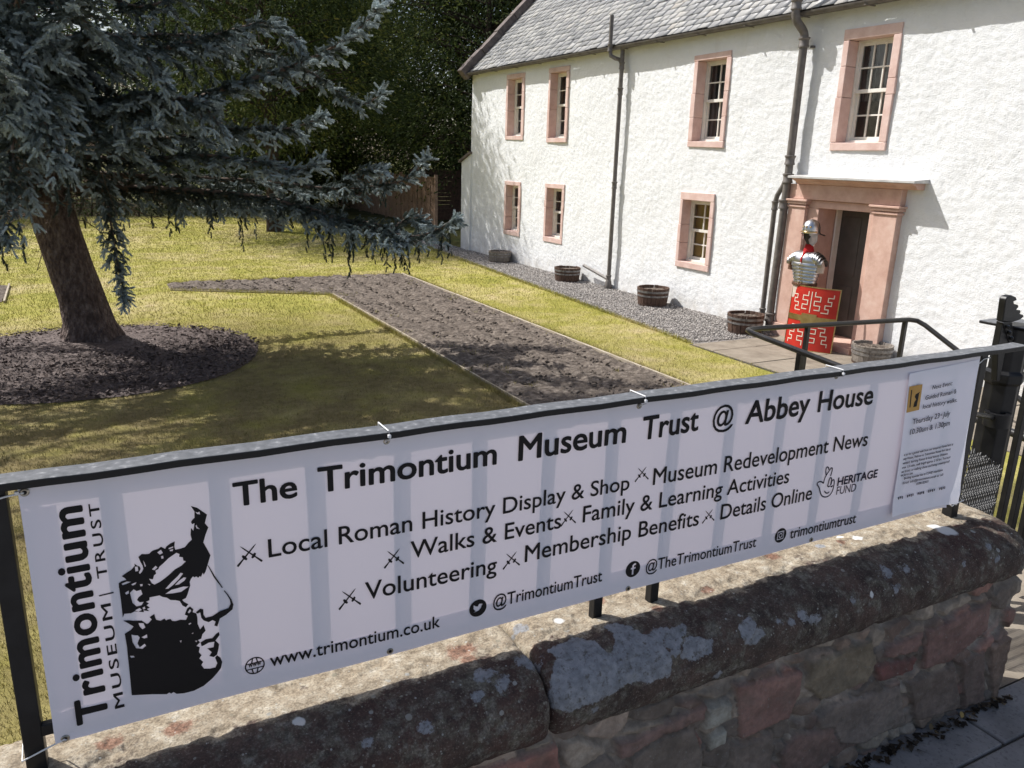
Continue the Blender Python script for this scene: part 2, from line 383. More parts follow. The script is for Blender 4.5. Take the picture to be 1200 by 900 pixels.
MB().box((-20, -1.9, -.2), (20, 1.455, PAV-.012)).build('pavement_base', M['dirt'], kind='structure')
M['road'] = simple('pale_road', (.36, .35, .34), (.46, .445, .43), 20, .85, 0, .3, .3, 60, .004)  # unseen street surface, made pale to bounce sunlight onto the banner front
MB().box((-20, -2.06, -.2), (20, -1.905, PAV+.004)).build('kerb', M['slab'], bevel=.015, kind='structure')
sheet('road', [(-40, -40), (40, -40), (40, -2.065), (-40, -2.065)], PAV-.12, M['road'])

def relief(name, poly, res, mat, zf, edge=.06, lift=0.006, kind='structure'):
    xs = [p[0] for p in poly]; ys = [p[1] for p in poly]
    gx = np.arange(min(xs), max(xs)+res, res); gy = np.arange(min(ys), max(ys)+res, res)
    X, Y = np.meshgrid(gx, gy, indexing='ij')
    ins = in_poly(X, Y, poly); d = seg_dist(X, Y, poly)
    Z = lift + zf(X, Y)*np.clip(d/edge, 0, 1)
    V = np.stack([X, Y, Z], -1).reshape(-1, 3); F = grid_faces(len(gx), len(gy))
    keep = ins.reshape(-1)[F].all(1); F = F[keep]
    used = np.unique(F); idx = np.full(len(V), -1); idx[used] = np.arange(len(used))
    return np_obj(name, V[used], idx[F], mat, smooth=True, kind=kind)
BED = [(1.3, 15.9), (3.93, 14.56), (3.97, 5.0), (6.07, 5.0), (6.05, 16.58), (1.3, 16.64)]
relief('soil_bed', BED, .022, M['soil'], lambda X, Y: .012 + .075*np.maximum(fbm(X*5, Y*5, 3, 5, .6)-.32, 0) + .028*np.abs(fbm(X*16, Y*16, 9, 3)-.5) + .02*np.sin(X*9+fbm(X, Y, 5)*3)**2)
relief('corner_soil_bed', [(-4.6, 15.4), (-1.28, 15.35), (-1.32, 17.2), (-4.6, 17.4)], .04, M['soil'], lambda X, Y: .012 + .09*np.maximum(fbm(X*5, Y*5, 4, 5, .6)-.35, 0))
MUL = [(-.1+2.02*math.cos(a)*(1+.03*math.sin(3*a)), 10.85+1.95*math.sin(a)*(1+.03*math.cos(2*a))) for a in np.linspace(0, 2*math.pi, 40, endpoint=False)]
relief('mulch_bed', MUL, .022, M['mulch'], lambda X, Y: .01 + .05*np.exp(-((X+.05)**2+(Y-11.7)**2)/.9) + .05*np.maximum(fbm(X*7, Y*7, 31, 5, .6)-.35, 0), .1)

# loose pieces: octahedral stones, flat chips
OCT_V = np.array([(1, 0, 0), (0, 1, 0), (-1, 0, 0), (0, -1, 0), (.1, .1, .8), (0, -.1, -.8), (.75, .7, .25), (-.7, .75, -.2)], float)
OCT_V = OCT_V[:6]; OCT_F = np.array([(0, 1, 4), (1, 2, 4), (2, 3, 4), (3, 0, 4), (1, 0, 5), (2, 1, 5), (3, 2, 5), (0, 3, 5)])
CHIP_V = np.array([(-1, -.5, 0), (1, -.35, .1), (.9, .4, 0), (-.8, .5, .15)]); CHIP_F = np.array([(0, 1, 2, 3)])
def loose(name, P, size, mat, tv=OCT_V, tf=OCT_F, flat=.6, kind='stuff'):
    n = len(P); a, b, c = rand_frames(n)
    if flat < 1:
        a[:, 2] *= flat*.5; a = unit(a); c = np.cross(a, b); c = unit(c + np.array([0, 0, 1.0])*np.sign(c[:, 2:3]+1e-6)*.8); b = np.cross(c, a)
    s = size*rng.uniform(.55, 1.35, (n, 1))
    V, F = scatter(P, a*s, b*s*rng.uniform(.6, 1, (n, 1)), c*s*rng.uniform(.5, .9, (n, 1)), tv, tf)
    return np_obj(name, V, F, mat, attrs={'tint': np.repeat(rng.random(n), len(tv))}, kind=kind)
def rnd_in(poly, n):
    xs = [p[0] for p in poly]; ys = [p[1] for p in poly]; o = []
    while sum(map(len, o)) < n:
        q = np.c_[rng.uniform(min(xs), max(xs), n), rng.uniform(min(ys), max(ys), n)]; o.append(q[in_poly(q[:, 0], q[:, 1], poly)])
    return np.concatenate(o)[:n]
GR = [(7.75, 8.85), (9.5, 8.8), (9.5, 22.5), (8.7, 22.5)]
q = rnd_in(GR, 36000); loose('gravel', np.c_[q, .008+rng.random(len(q))*.01], .017, M['gravel_stone'])
q = rnd_in(BED, 5200); q = q[seg_dist(q[:, 0], q[:, 1], BED) > .06]; loose('soil_clods', np.c_[q, .025+rng.random(len(q))*.02], .028, M['soil'])
q = rnd_in(MUL, 9000); loose('bark_chips', np.c_[q, .03+rng.random(len(q))*.03], .026, M['mulch'], CHIP_V, CHIP_F)
# grass blades on the lawn
def grass(name, poly, n, hgt, wid):
    q = rnd_in(poly, n)
    bad = in_poly(q[:, 0], q[:, 1], BED) | in_poly(q[:, 0], q[:, 1], MUL) | ((q[:, 0] < -1.28) & (q[:, 1] > 15.35) & (q[:, 1] < 17.3))
    q = q[~bad]; n = len(q)
    ph = rng.uniform(0, 6.283, n); h = hgt*rng.uniform(.5, 1.3, n); ln = rng.uniform(.1, .9, n)*h; w = wid*rng.uniform(.6, 1.2, n)
    la = rng.uniform(0, 6.283, n)
    d = np.c_[np.cos(ph), np.sin(ph)]*w[:, None]*.5
    V = np.zeros((n, 3, 3)); V[:, 0, :2] = q-d; V[:, 1, :2] = q+d; V[:, :2, 2] = -.002
    V[:, 2, :2] = q + np.c_[np.cos(la), np.sin(la)]*ln[:, None]; V[:, 2, 2] = h
    np_obj(name, V.reshape(-1, 3), np.arange(n*3).reshape(-1, 3), M['blade'], attrs={'tint': np.repeat(rng.random(n)**2, 3)}, kind='stuff')
grass('grass', [(-2.2, 1.9), (5.5, 1.9), (5.5, 6.6), (-2.2, 6.6)], 170000, .027, .0040)
grass('grass', [(-3, 6.6), (7.6, 6.6), (7.75, 9.0), (8.0, 13), (-4, 13)], 160000, .027, .0055)
grass('grass', [(-6, 13), (8.0, 13), (8.62, 21.5), (8.6, 22), (-7, 22)], 90000, .035, .011)
grass('grass', [(-9, 22), (8.6, 22), (8.8, 25), (9.5, 33.6), (-12, 33.6)], 70000, .04, .018)
# longer tufts along bed edges
for pts in ([(6.15, 5.0), (6.13, 16.6)], [(3.9, 5), (3.88, 14.5)], [(1.3, 15.85), (3.9, 14.5)], [(1.3, 16.72), (6.0, 16.66)], [(7.66, 8.85), (8.64, 21.5)]):
    (x0, y0), (x1, y1) = pts; n = int(math.hypot(x1-x0, y1-y0)*420); u = rng.random(n)
    q = np.c_[x0+(x1-x0)*u, y0+(y1-y0)*u] + rng.normal(0, .022, (n, 2)); ph = rng.uniform(0, 6.283, n); h = rng.uniform(.03, .085, n)
    d = np.c_[np.cos(ph), np.sin(ph)]*.0035; V = np.zeros((n, 3, 3)); V[:, 0, :2] = q-d; V[:, 1, :2] = q+d; V[:, 2, :2] = q + rng.normal(0, .02, (n, 2)); V[:, 2, 2] = h
    np_obj('grass_fringe', V.reshape(-1, 3), np.arange(n*3).reshape(-1, 3), M['blade'], attrs={'tint': np.repeat(rng.random(n), 3)}, kind='stuff')
# weeds springing up in the soil
q = rnd_in(BED, 200); q = np.repeat(q[(seg_dist(q[:, 0], q[:, 1], BED) < .45)], 14, 0); n = len(q); q = q+rng.normal(0, .03, q.shape)
ph = rng.uniform(0, 6.283, n); d = np.c_[np.cos(ph), np.sin(ph)]*.005; V = np.zeros((n, 3, 3)); V[:, 0, :2] = q-d; V[:, 1, :2] = q+d; V[:, :2, 2] = .02; V[:, 2, :2] = q+rng.normal(0, .03, (n, 2)); V[:, 2, 2] = rng.uniform(.04, .10, n)
np_obj('weeds', V.reshape(-1, 3), np.arange(n*3).reshape(-1, 3), M['blade'], attrs={'tint': np.repeat(rng.random(n)*.4, 3)}, kind='stuff')
# timber edging of the beds
def edge_board(label, pts, h, w=.028):
    root = thing('edging_board', label, 'edging board', (*pts[0], 0), 'timber edgings of the soil beds')
    k = 0
    for (x0, y0), (x1, y1) in zip(pts[:-1], pts[1:]):
        L = math.hypot(x1-x0, y1-y0); n = max(1, int(L/2.4)); dx, dy = (x1-x0)/L, (y1-y0)/L
        for i in range(n):
            a = L*i/n+.004; b = L*(i+1)/n-.004; j0, j1 = [random.uniform(-.008, .008) for _ in 'ab']; hh = h+random.uniform(-.008, .008)
            p = [(x0+dx*a-dy*j0, y0+dy*a+dx*j0), (x0+dx*b-dy*j1, y0+dy*b+dx*j1)]
            q = [p[0], p[1], (p[1][0]-dy*w, p[1][1]+dx*w), (p[0][0]-dy*w, p[0][1]+dx*w)]
            MB().prism([(*c, -.03) for c in q], (0, 0, .03+hh)).build('board', M['edging'], root, bevel=.003)
edge_board('pale timber edging between the dug soil bed and the grass strip beside the gravel', [(6.10, 5.0), (6.08, 16.55)], .05, .035)
edge_board('thin pale edging along the tree side of the long dug bed', [(3.98, 5), (3.96, 14.50)], .028, .02)
edge_board('short pale edging along the near side of the sideways arm of the bed', [(3.96, 14.5), (1.3, 15.84)], .030, .022)
edge_board('short pale edging at the end of the small bed left of the spruce trunk', [(-1.26, 15.3), (-1.30, 17.25)], .045, .03)

# ============================================================ GARDEN WALL
gw = thing('garden_wall', 'low red sandstone wall with rounded lichen covered coping below the banner', 'wall', (1.2, 1.58, PAV))
WY = 1.425
def px_poly(pts, y=WY): return [tuple(at_y(x, z, y)[[0, 2]]) for x, z in pts]
stones = [  # outline, colour
 (px_poly([(862,802),(942,786),(938,816),(924,842),(866,868)]), (.190,.112,.092)),
 (px_poly([(948,776),(1022,748),(1029,775),(1015,800),(962,821),(944,806)]), (.150,.122,.085)),
 (px_poly([(1042,756),(1084,738),(1075,765),(1034,773)]), (.145,.090,.076)),
 (px_poly([(1024,780),(1074,769),(1069,786),(1030,801)]), (.115,.052,.046)),
 (px_poly([(1087,738),(1164,703),(1156,738),(1112,776),(1081,786)]), (.150,.090,.076)),
 (px_poly([(1064,800),(1120,777),(1125,831),(1070,846)]), (.125,.095,.078)),
 (px_poly([(1126,774),(1154,762),(1154,822),(1129,830)]), (.115,.082,.068)),
 (px_poly([(1160,757),(1189,742),(1186,818),(1161,826)]), (.15,.105,.080)),
 (px_poly([(978,824),(1056,803),(1060,846),(1012,871),(962,874),(958,842)]), (.155,.125,.105)),
 (px_poly([(912,884),(930,862),(975,852),(987,880),(960,903),(917,908)]), (.150,.098,.080)),
 (px_poly([(828,828),(858,821),(857,843),(824,858)]), (.225,.212,.178)),
 (px_poly([(829,862),(852,853),(851,873),(830,882)]), (.215,.205,.172)),
 (px_poly([(722,872),(760,856),(832,823),(826,844),(770,868),(726,892)]), (.150,.098,.082)),
 (px_poly([(778,862),(815,852),(824,882),(822,915),(736,925),(738,886)]), (.130,.105,.085)),
 (px_poly([(858,874),(908,856),(903,905),(850,925)]), (.14,.11,.09)),
]
# coursed rubble where the photograph shows nothing of it
x = -3.0
while x < .95:
    for z0, z1 in ((.62, .80), (.81, .98), (.99, 1.13)):
        w = random.uniform(.18, .36); cx = x+random.uniform(-.1, .05)
        j = lambda: random.uniform(-.02, .02)
        stones.append(([(cx+j(), z0+abs(j())), (cx+w+j(), z0+abs(j())), (cx+w+j(), z1-abs(j())), (cx+j(), z1-abs(j()))], random.choice([(.2,.1,.08), (.14,.11,.09), (.24,.12,.09)])))
    x += .31
res = .006
gx = np.arange(-3.0, 2.90, res); gz = np.arange(PAV-.05, 1.20, res)
X, Z = np.meshgrid(gx, gz, indexing='ij')
# rubble: cells of small stones in pale mortar
rr_ = np.random.default_rng(5); sd = np.c_[rr_.uniform(-3.1, 3.0, 620), rr_.uniform(PAV-.08, 1.22, 620)]
XX = X+.03*(fbm(X*9, Z*9, 51, 3)-.5); ZZ = Z+.03*(fbm(X*9, Z*9, 52, 3)-.5); f1 = np.full(X.shape, 9.); f2 = f1.copy(); own = np.zeros(X.shape, int)
for k_, (sx_, sz_) in enumerate(sd):
    i0, i1 = np.searchsorted(gx, [sx_-.35, sx_+.35]); d = np.hypot((XX[i0:i1]-sx_)*.62, ZZ[i0:i1]-sz_); a1, a2 = f1[i0:i1], f2[i0:i1]
    nw = d < a1; a2[:] = np.where(nw, a1, np.minimum(a2, d)); own[i0:i1][nw] = k_; a1[:] = np.minimum(a1, d)
e = np.clip((f2-f1-.004)/.012, 0, 1); e = e*e*(3-2*e)
pal = 1.95*np.array([(.150,.110,.085), (.120,.085,.070), (.185,.145,.115), (.170,.095,.075), (.105,.085,.070), (.20,.165,.13)])[rr_.integers(0, 6, 620)]*rr_.uniform(.8, 1.2, (620, 1))
rub = fbm(X*14, Z*14, 5, 5, .6); mort = np.array((.36, .31, .26))
col = (mort*(1-e[..., None]) + e[..., None]*pal[own])*(.5+1.0*rub)[..., None]
hgt = .18*fbm(X*20, Z*20, 77, 4) + e*(.35+.45*fbm(X*9, Z*9, 78, 4))
WX = X + .012*(fbm(X*22, Z*22, 61, 3)-.5); WZ = Z + .012*(fbm(X*22, Z*22, 62, 3)-.5)
for poly, c in stones:
    i = in_poly(WX, WZ, poly)
    if not i.any(): continue
    d = seg_dist(WX[i], WZ[i], poly); e = np.clip(d/.008, 0, 1); e = e*e*(3-2*e); near = np.clip(1-np.abs(d-.004)/.012, 0, 1)
    hgt[i] = hgt[i]*(1-e)*.5 + e*(.75+.30*fbm(X[i]*8, Z[i]*8, int(poly[0][0]*100), 4))
    n = fbm(X[i]*11, Z[i]*17, 41, 5, .6)
    col[i] = col[i]*(1-e[:, None]) + e[:, None]*1.75*np.array(c)*(.55+.9*n)[:, None]
hgt += .30*(fbm(X*40, Z*40, 8, 4, .6)-.5)
Y = WY + .028 - .038*hgt
V = np.stack([X, Y, Z], -1).reshape(-1, 3)
t = NT('rubble_sandstone'); c = t.attr('col', 'Color'); n1 = t.noise(38, 6, .7); c = t.mix(t.ramp(n1, [(.38, .0), (.68, .45)]), c, (.085, .064, .050))
c = t.mix(t.ramp(t.noise(9, 6, .7), [(.48, 0.), (.7, .4)]), c, (.17, .15, .12))
sp = t.ramp(t.noise(95, 3, .6), [(.64, 0.), (.70, .6)]); c = t.mix(sp, c, (.30, .29, .26)); t.color(c); t.set(.92, 0, .2); t.bump(t.noise(90, 6, .72), .8, .006); M['rubble'] = t.m
np_obj('wall_face', V, grid_faces(len(gx), len(gz))[:, ::-1], M['rubble'], gw, smooth=True, attrs={'col': col.reshape(-1, 3)})
MB().box((-3.0, WY+.060, -.1), (2.885, 1.74, 1.19)).build('wall_core', M['rubble'], gw)
# coping stones
prof = np.array([(1.765, 1.10), (1.768, 1.20), (1.766, 1.27), (1.752, 1.303), (1.72, 1.316), (1.66, 1.321), (1.60, 1.322), (1.545, 1.321), (1.507, 1.317), (1.471, 1.306), (1.440, 1.289), (1.417, 1.268), (1.404, 1.243), (1.399, 1.212), (1.401, 1.18), (1.409, 1.155), (1.425, 1.138)])
for _ in range(2):      # round the profile
    q = [prof[0]]
    for a, b in zip(prof[:-1], prof[1:]): q += [a*.75+b*.25, a*.25+b*.75]
    prof = np.array(q+[prof[-1]])
sl = np.r_[0, np.cumsum(np.hypot(*np.diff(prof, axis=0).T))]
ss = np.arange(0, sl[-1], .0055); py_ = np.interp(ss, sl, prof[:, 0]); pz_ = np.interp(ss, sl, prof[:, 1])
ty, tz = np.gradient(py_), np.gradient(pz_); tl = np.hypot(ty, tz); ny, nz_ = tz/tl, -ty/tl   # outward
if ny[len(ss)*2//3] > 0: ny, nz_ = -ny, -nz_
def on_cope(px, py):    # point (x, arc length) of the coping met by a sight line
    best = None
    for k in range(len(ss)-1, 0, -1):
        if ny[k] > .98 and pz_[k] < 1.25: continue
        p = at_y(px, py, py_[k]); e = abs(p[2]-pz_[k])
        if best is None or e < best[0]: best = (e, p[0], ss[k])
    return best[1], best[2]
big = [(x/4+560, y/4+720) for x, y in [(490,105),(545,135),(590,185),(640,195),(660,140),(650,105),(740,90),(800,100),(860,70),(865,150),(900,220),(890,270),(800,300),(700,310),(650,345),(540,400),(440,445),(385,440),(360,370),(360,260),(400,200),(340,170)]]
big2 = [(x/4+560, y/4+720) for x, y in [(970,160),(1000,110),(1090,120),(1090,170),(1000,210),(965,190)]]
big3 = [(x/4+560, y/4+720) for x, y in [(610,60),(660,48),(715,70),(690,95),(640,85)]]
big4 = [(x/4+560, y/4+720) for x, y in [(872,70),(930,70),(945,120),(930,165),(890,150),(870,110)]]
big5 = [(868,735),(878,724),(884,736),(893,742),(888,754),(875,752),(872,744)]
PB = [[on_cope(*p) for p in b] for b in (big, big2, big3, big4, big5)]
BL = [(801,735,.016,1),(792,765,.010,1),(620,775,.024,1),(590,801,.018,.8),(567,790,.02,.8),(912,727,.014,1),(940,722,.017,.9),(955,726,.018,.8),(925,730,.010,.8),(1022,697,.010,1.2),(1040,672,.02,.75),(1062,668,.018,.75),(1050,690,.014,.7),(1000,705,.012,.7),(842,790,.010,.8),(1110,622,.030,1.3),(1095,617,.02,1.3),(1005,632,.016,1.2),(985,628,.010,1.1),(1160,640,.014,.8),(1130,660,.010,.8),(1170,655,.01,.9),(700,806,.008,.8),(697,830,.009,.8),(560,815,.012,.9),(500,850,.014,.9),(430,870,.012,.8),(350,845,.012,1.1),(610,735,.02,1.0),(655,728,.014,1.1),(960,640,.012,1.0)]
BL = [(*on_cope(a, b), r, s_) for a, b, r, s_ in BL]
RED = [(*on_cope(a, b), r) for a, b, r in [(540,763,.032),(210,853,.024),(548,772,.018),(985,634,.014),(770,712,.016),(700,703,.018),(130,870,.02),(905,652,.02),(830,690,.016)]]
t = NT('coping_sandstone')
n1 = t.noise(7, 7, .65); base = t.ramp(n1, [(.3, (.040, .030, .026)), (.48, (.080, .056, .046)), (.62, (.125, .085, .068)), (.8, (.155, .125, .095))])
base = t.mix(t.ramp(t.noise(2.4, 4), [(.45, 0.), (.65, .7)]), base, (.085, .040, .032))
base = t.mix(t.ramp(t.noise(18, 7, .72), [(.48, 0.), (.60, .8)]), base, t.ramp(t.noise(50, 5, .7), [(.35, (.10, .09, .065)), (.5, (.17, .155, .12)), (.68, (.30, .285, .25))]))
base = t.mix(t.ramp(t.noise(55, 5, .7), [(.5, 0.), (.68, .6)]), base, (.045, .038, .032))
cr = t.math('ADD', t.attr('sunlit_crust'), t.math('MULTIPLY', t.math('SUBTRACT', t.noise(16, 6, .7), .5), 1.3))
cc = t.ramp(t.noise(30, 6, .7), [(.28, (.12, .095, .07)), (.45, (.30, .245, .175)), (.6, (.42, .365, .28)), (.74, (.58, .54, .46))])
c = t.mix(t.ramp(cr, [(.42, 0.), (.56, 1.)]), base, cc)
rd = t.math('ADD', t.attr('red'), t.math('MULTIPLY', t.math('SUBTRACT', t.noise(45, 5, .7), .5), 1.1))
c = t.mix(t.ramp(rd, [(.48, 0.), (.70, .8)]), c, t.ramp(t.noise(60, 5, .7), [(.3, (.05, .03, .025)), (.5, (.22, .10, .065)), (.7, (.38, .22, .15))]))
gr_ = t.noise(190, 3, .6); c = t.mix(t.ramp(gr_, [(.35, .45), (.55, 0.)]), c, (.03, .025, .02)); c = t.mix(t.ramp(gr_, [(.60, 0.), (.72, .4)]), c, (.42, .38, .32))
vo = t.vor(26); vc = t.vor(26, out='Color'); rad = t.math('MULTIPLY', t.math('SUBTRACT', vc, .52), .62)
spot = t.math('SUBTRACT', t.math('ADD', rad, t.math('MULTIPLY', t.math('SUBTRACT', t.noise(90, 3), .5), .12)), vo)
c = t.mix(t.ramp(spot, [(.0, 0.), (.03, .8)]), c, t.ramp(t.noise(11, 2), [(.4, (.22, .20, .15)), (.6, (.34, .34, .32))]))
vo2 = t.vor(75); vc2 = t.vor(75, out='Color'); sp2 = t.math('SUBTRACT', t.math('MULTIPLY', t.math('SUBTRACT', vc2, .55), .8), vo2)
c = t.mix(t.ramp(sp2, [(.0, 0.), (.05, .7)]), c, t.ramp(t.noise(17, 2), [(.4, (.26, .25, .20)), (.6, (.42, .42, .40))]))
lf = t.math('ADD', t.attr('lichen'), t.math('MULTIPLY', t.math('SUBTRACT', t.noise(30, 7, .75), .5), 1.25))
lcol = t.mix(t.ramp(t.noise(75, 4, .7), [(.34, .8), (.46, 0.)]), t.ramp(t.noise(40, 6, .7), [(.3, (.15, .155, .16)), (.5, (.25, .258, .275)), (.72, (.36, .365, .375))]), (.10, .09, .075))
c = t.mix(t.ramp(lf, [(.47, 0.), (.56, .92)]), c, lcol)
c = t.mix(t.ramp(t.attr('white'), [(.45, 0.), (.6, .9)]), c, (.66, .66, .64))
t.color(c); t.set(.9, 0, .25); t.bump(t.noise(70, 6, .7), .7, .006); t.bump(t.ramp(lf, [(.48, 0.), (.56, 1.)]), .35, .003); M['cope'] = t.m
def coping(x0, x1, sd):
    gx = np.arange(x0, x1, .0055); X, Sg = np.meshgrid(gx, ss, indexing='ij')
    dsp = .012*(fbm(X*5, Sg*9, sd, 4)-.5) + .006*(fbm(X*26, Sg*26, sd+5, 4)-.5) + .0022*(fbm(X*90, Sg*90, sd+9, 3)-.5)
    pit = np.clip((fbm(X*13, Sg*13, sd+3, 4)-.60)/.1, 0, 1); dsp -= .006*pit
    e = np.minimum(X-x0, x1-X); dsp -= .020*np.exp(-e/.006); dsp -= .008*np.exp(-e/.03)
    Yg = py_[None]+ny[None]*dsp; Zg = pz_[None]+nz_[None]*dsp
    lich = np.zeros(X.shape)
    for P in PB:
        i = in_poly(X, Sg, P); d = seg_dist(X, Sg, P); lich = np.maximum(lich, np.where(i, .72+np.clip(d, 0, .02)*8, .72-d*26))
    wh = np.zeros(X.shape)
    for bx, bs, r, s_ in BL:
        d = np.hypot((X-bx)*.8, Sg-bs)+.012*(fbm(X*60, Sg*60, 71, 2)-.5)
        if s_ > 1.05: wh = np.maximum(wh, np.clip(1.0-d/r*.5, 0, 1)*(d < r*1.5))
        else: lich = np.maximum(lich, .5+.32*s_*(1-d/r))
    red = np.zeros(X.shape)
    for bx, bs, r in RED: red = np.maximum(red, 1.0-.45*np.hypot((X-bx)*.7, Sg-bs)/r)
    sunlit_crust = np.clip((py_[None]+0*X-1.485)/.10, 0, 1)*.72 + .16*(fbm(X*3, Sg*6, 55, 3)-.5)  # pale crust with sunlit brightness painted in, ending by the banner's shadow edge
    V = np.stack([X, Yg, Zg], -1)
    nu, nv = X.shape; F = list(map(tuple, grid_faces(nu, nv)[:, ::-1]))
    F += [tuple(range(nv)), tuple(range((nu-1)*nv, nu*nv))[::-1]]
    V = V.reshape(-1, 3)
    o = np_obj('coping_stone', V, F, M['cope'], gw, smooth=True, attrs={'lichen': np.clip(lich, 0, 1).ravel(), 'sunlit_crust': np.clip(sunlit_crust, 0, 1).ravel(), 'red': np.clip(red, 0, 1).ravel(), 'white': wh.ravel()})
    bm = bmesh.new(); bm.from_mesh(o.data); bmesh.ops.recalc_face_normals(bm, faces=bm.faces); bm.to_mesh(o.data); bm.free()
    return o
JX = float(at_z(620, 762, 1.32)[0])
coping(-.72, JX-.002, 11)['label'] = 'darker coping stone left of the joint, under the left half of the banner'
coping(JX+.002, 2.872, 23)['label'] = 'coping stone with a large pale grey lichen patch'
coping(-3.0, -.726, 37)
# dead leaves and grit gathered where the wall meets the pavement
n = 650; u = rng.random(n); P = np.c_[-.5+3.45*u, 1.415-np.abs(rng.normal(0, .022, n)), PAV+.003+.008*rng.random(n)]
a, b, c = rand_frames(n); a[:, 2] *= .3; a = unit(a); c = unit(c*.4+np.array([0, 0, 1.])); b = np.cross(c, a); s = rng.uniform(.006, .017, (n, 1))
V, F = scatter(P, a*s, b*s, c*s, CHIP_V, CHIP_F); np_obj('leaf_litter', V, F, M['deadleaf'], attrs={'tint': np.repeat(rng.random(n)**2.2*.93, 4)}, kind='stuff')
for k, (px, py, tv) in enumerate(((1127, 838, 1.0), (1091, 852, .9))):
    p = at_z(px, py, PAV+.012); a = np.array([[.8, .5, .2]])*.017; b = np.array([[-.45, .8, .3]])*.014; c = np.array([[0, -.2, 1.]])*.016
    LV = np.array([(-1, 0, 0), (-.3, -.6, .2), (.5, -.5, .15), (1, 0, .1), (.5, .5, .25), (-.3, .6, .2)]); V, F = scatter(p[None], a, b, c, LV, np.array([(0, 1, 2, 3, 4, 5)]))
    o = np_obj('fallen_leaf', V, F, M['deadleaf'], attrs={'tint': np.full(6, tv)})
    tag(o, ['yellow fallen leaf at the foot of the stone wall by the slabs', 'brownish fallen leaf at the wall foot left of the yellow leaf'][k], 'leaf', 'fallen leaves by the wall')
# ============================================================ RAILING on the wall
CT = 1.322
rl = thing('railing', 'black iron railing with flat top rail standing on the stone wall, carrying the banner', 'railing', (1.25, 1.62, CT))
mb = MB(); X0 = -1.6; X1 = float(at_y(1186, 405, 1.62)[0])
RZ0, RZ1, RY0, RY1 = 1.9360, 1.952, 1.565, 1.620
n = 60; vs = []
for i in range(n+1):
    x = X0+(X1-X0)*i/n; dz = .0012*math.sin(i*1.7)
    vs += [(x, RY0, RZ0+dz), (x, RY1, RZ0+dz), (x, RY1, RZ1+dz), (x, RY0, RZ1+dz)]
fs = [(4*i+j, 4*i+(j+1) % 4, 4*i+4+(j+1) % 4, 4*i+4+j) for i in range(n) for j in range(4)] + [(0, 1, 2, 3), tuple(range(4*n, 4*n+4))[::-1]]
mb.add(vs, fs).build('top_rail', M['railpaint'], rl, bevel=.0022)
mb = MB().box((-.175, 1.598, 1.400), (2.683, 1.615, 1.425)); mb.build('bottom_rail', M['blackpaint'], rl, bevel=.002)
xs = [-.017+.1935*k for k in range(14)]
for x in sorted(xs): MB().box((x-.012, 1.5945, 1.4235), (x+.012, 1.6185, RZ0+.003)).build('baluster', M['blackpaint'], rl, bevel=.002)
for x in (1.144, 1.3375): MB().box((x-.014, 1.596, CT-.02), (x+.014, 1.622, 1.4015)).build('foot', M['blackpaint'], rl, bevel=.002)
for x in (-1.55, -.192, 2.70): MB().box((x-.018, 1.600, CT-.02), (x+.018, 1.640, RZ0+.003)).build('post', M['blackpaint'], rl, bevel=.003)

# ============================================================ BANNER
BY = 1.588; bx0 = float(at_y(21, 580, BY)[0])
def rip(x, z):
    x = np.asarray(x, float); z = np.asarray(z, float); h = .014*(fbm(x*1.7+3, z*1.2+8, 19, 2)-.5)
    for ex, ez in ((bx0+.012, 1.925), (bx0+.012, 1.40), (.494, 1.925), (1.052, 1.925), (1.63, 1.925), (2.64, 1.92), (2.60, 1.40)):    # puckers round the ties
        d = np.hypot(x-ex, z-ez); h = h + .0032*np.exp(-d/.085)*np.cos(np.arctan2(z-ez, x-ex)*7)*np.clip(d/.02, 0, 1)
    return h + .0012*np.sin((x*.8+z)*21)*np.exp(-((z-1.9)/.12)**2)
def bn(px, py, off=0.0):
    p = at_y(px, py, BY); return (p[0], BY + float(rip(p[0], p[2])) - off, p[2])
_b, bx1 = float(at_y(21, 580, BY)[0]), float(at_y(1147, 424, BY)[0]); bz1, bz0 = 1.935, 1.382
ban = thing('banner', 'long white printed vinyl banner tied to the black railing, with bold black lettering', 'banner', ((bx0+bx1)/2, BY, bz0))
def vinyl(name, a, b):
    t = NT(name); t.color(a); t.set(.45, 0, .35)
    d = t.n('ShaderNodeBsdfTranslucent'); d.inputs[0].default_value = (*b, 1); ad = t.n('ShaderNodeMixShader'); ad.inputs[0].default_value = .20 if 'paper' not in name else .18
    t.link(t.b.outputs[0], ad.inputs[1]); t.link(d.outputs[0], ad.inputs[2]); t.link(ad.outputs[0], t.out.inputs['Surface'])
    t.bump(t.noise(5, 2), .12, .02); return t.m
M['vinyl'] = vinyl('white_vinyl', (.92, .89, .95), (.44, .355, .375))
M['paper'] = vinyl('white_paper', (.93, .92, .97), (.90, .88, .97))
M['ink'] = simple('black_print', (.007, .006, .007), None, rough=.6, spec=.25)
M['inkblue'] = simple('navy_print', (.008, .008, .028), None, rough=.6, spec=.25)
M['inkgrey'] = simple('grey_print', (.05, .05, .065), None, rough=.7, spec=.2)
M['card'] = simple('ochre_print', (.50, .27, .05), (.56, .31, .07), 20, .6)
M['brass'] = simple('eyelet_metal', (.30, .27, .22), (.45, .41, .35), 30, .35, .9)
M['tie'] = simple('white_cable_tie', (.72, .72, .72), None, rough=.4)
nx, nz2 = 150, 34
gx = np.linspace(bx0, bx1, nx); gz = np.linspace(bz0, bz1, nz2); X, Z = np.meshgrid(gx, gz, indexing='ij')
def curl(X, Z):  # the lower right corner is pulled back to the post, the right edge rolls a little
    return .035*np.clip((X-2.52)/.13, 0, 1)**2*np.clip((1.62-Z)/.24, 0, 1)
Xc = X - 1.2*curl(X, Z)*np.clip((X-2.45)/.2, 0, 1)
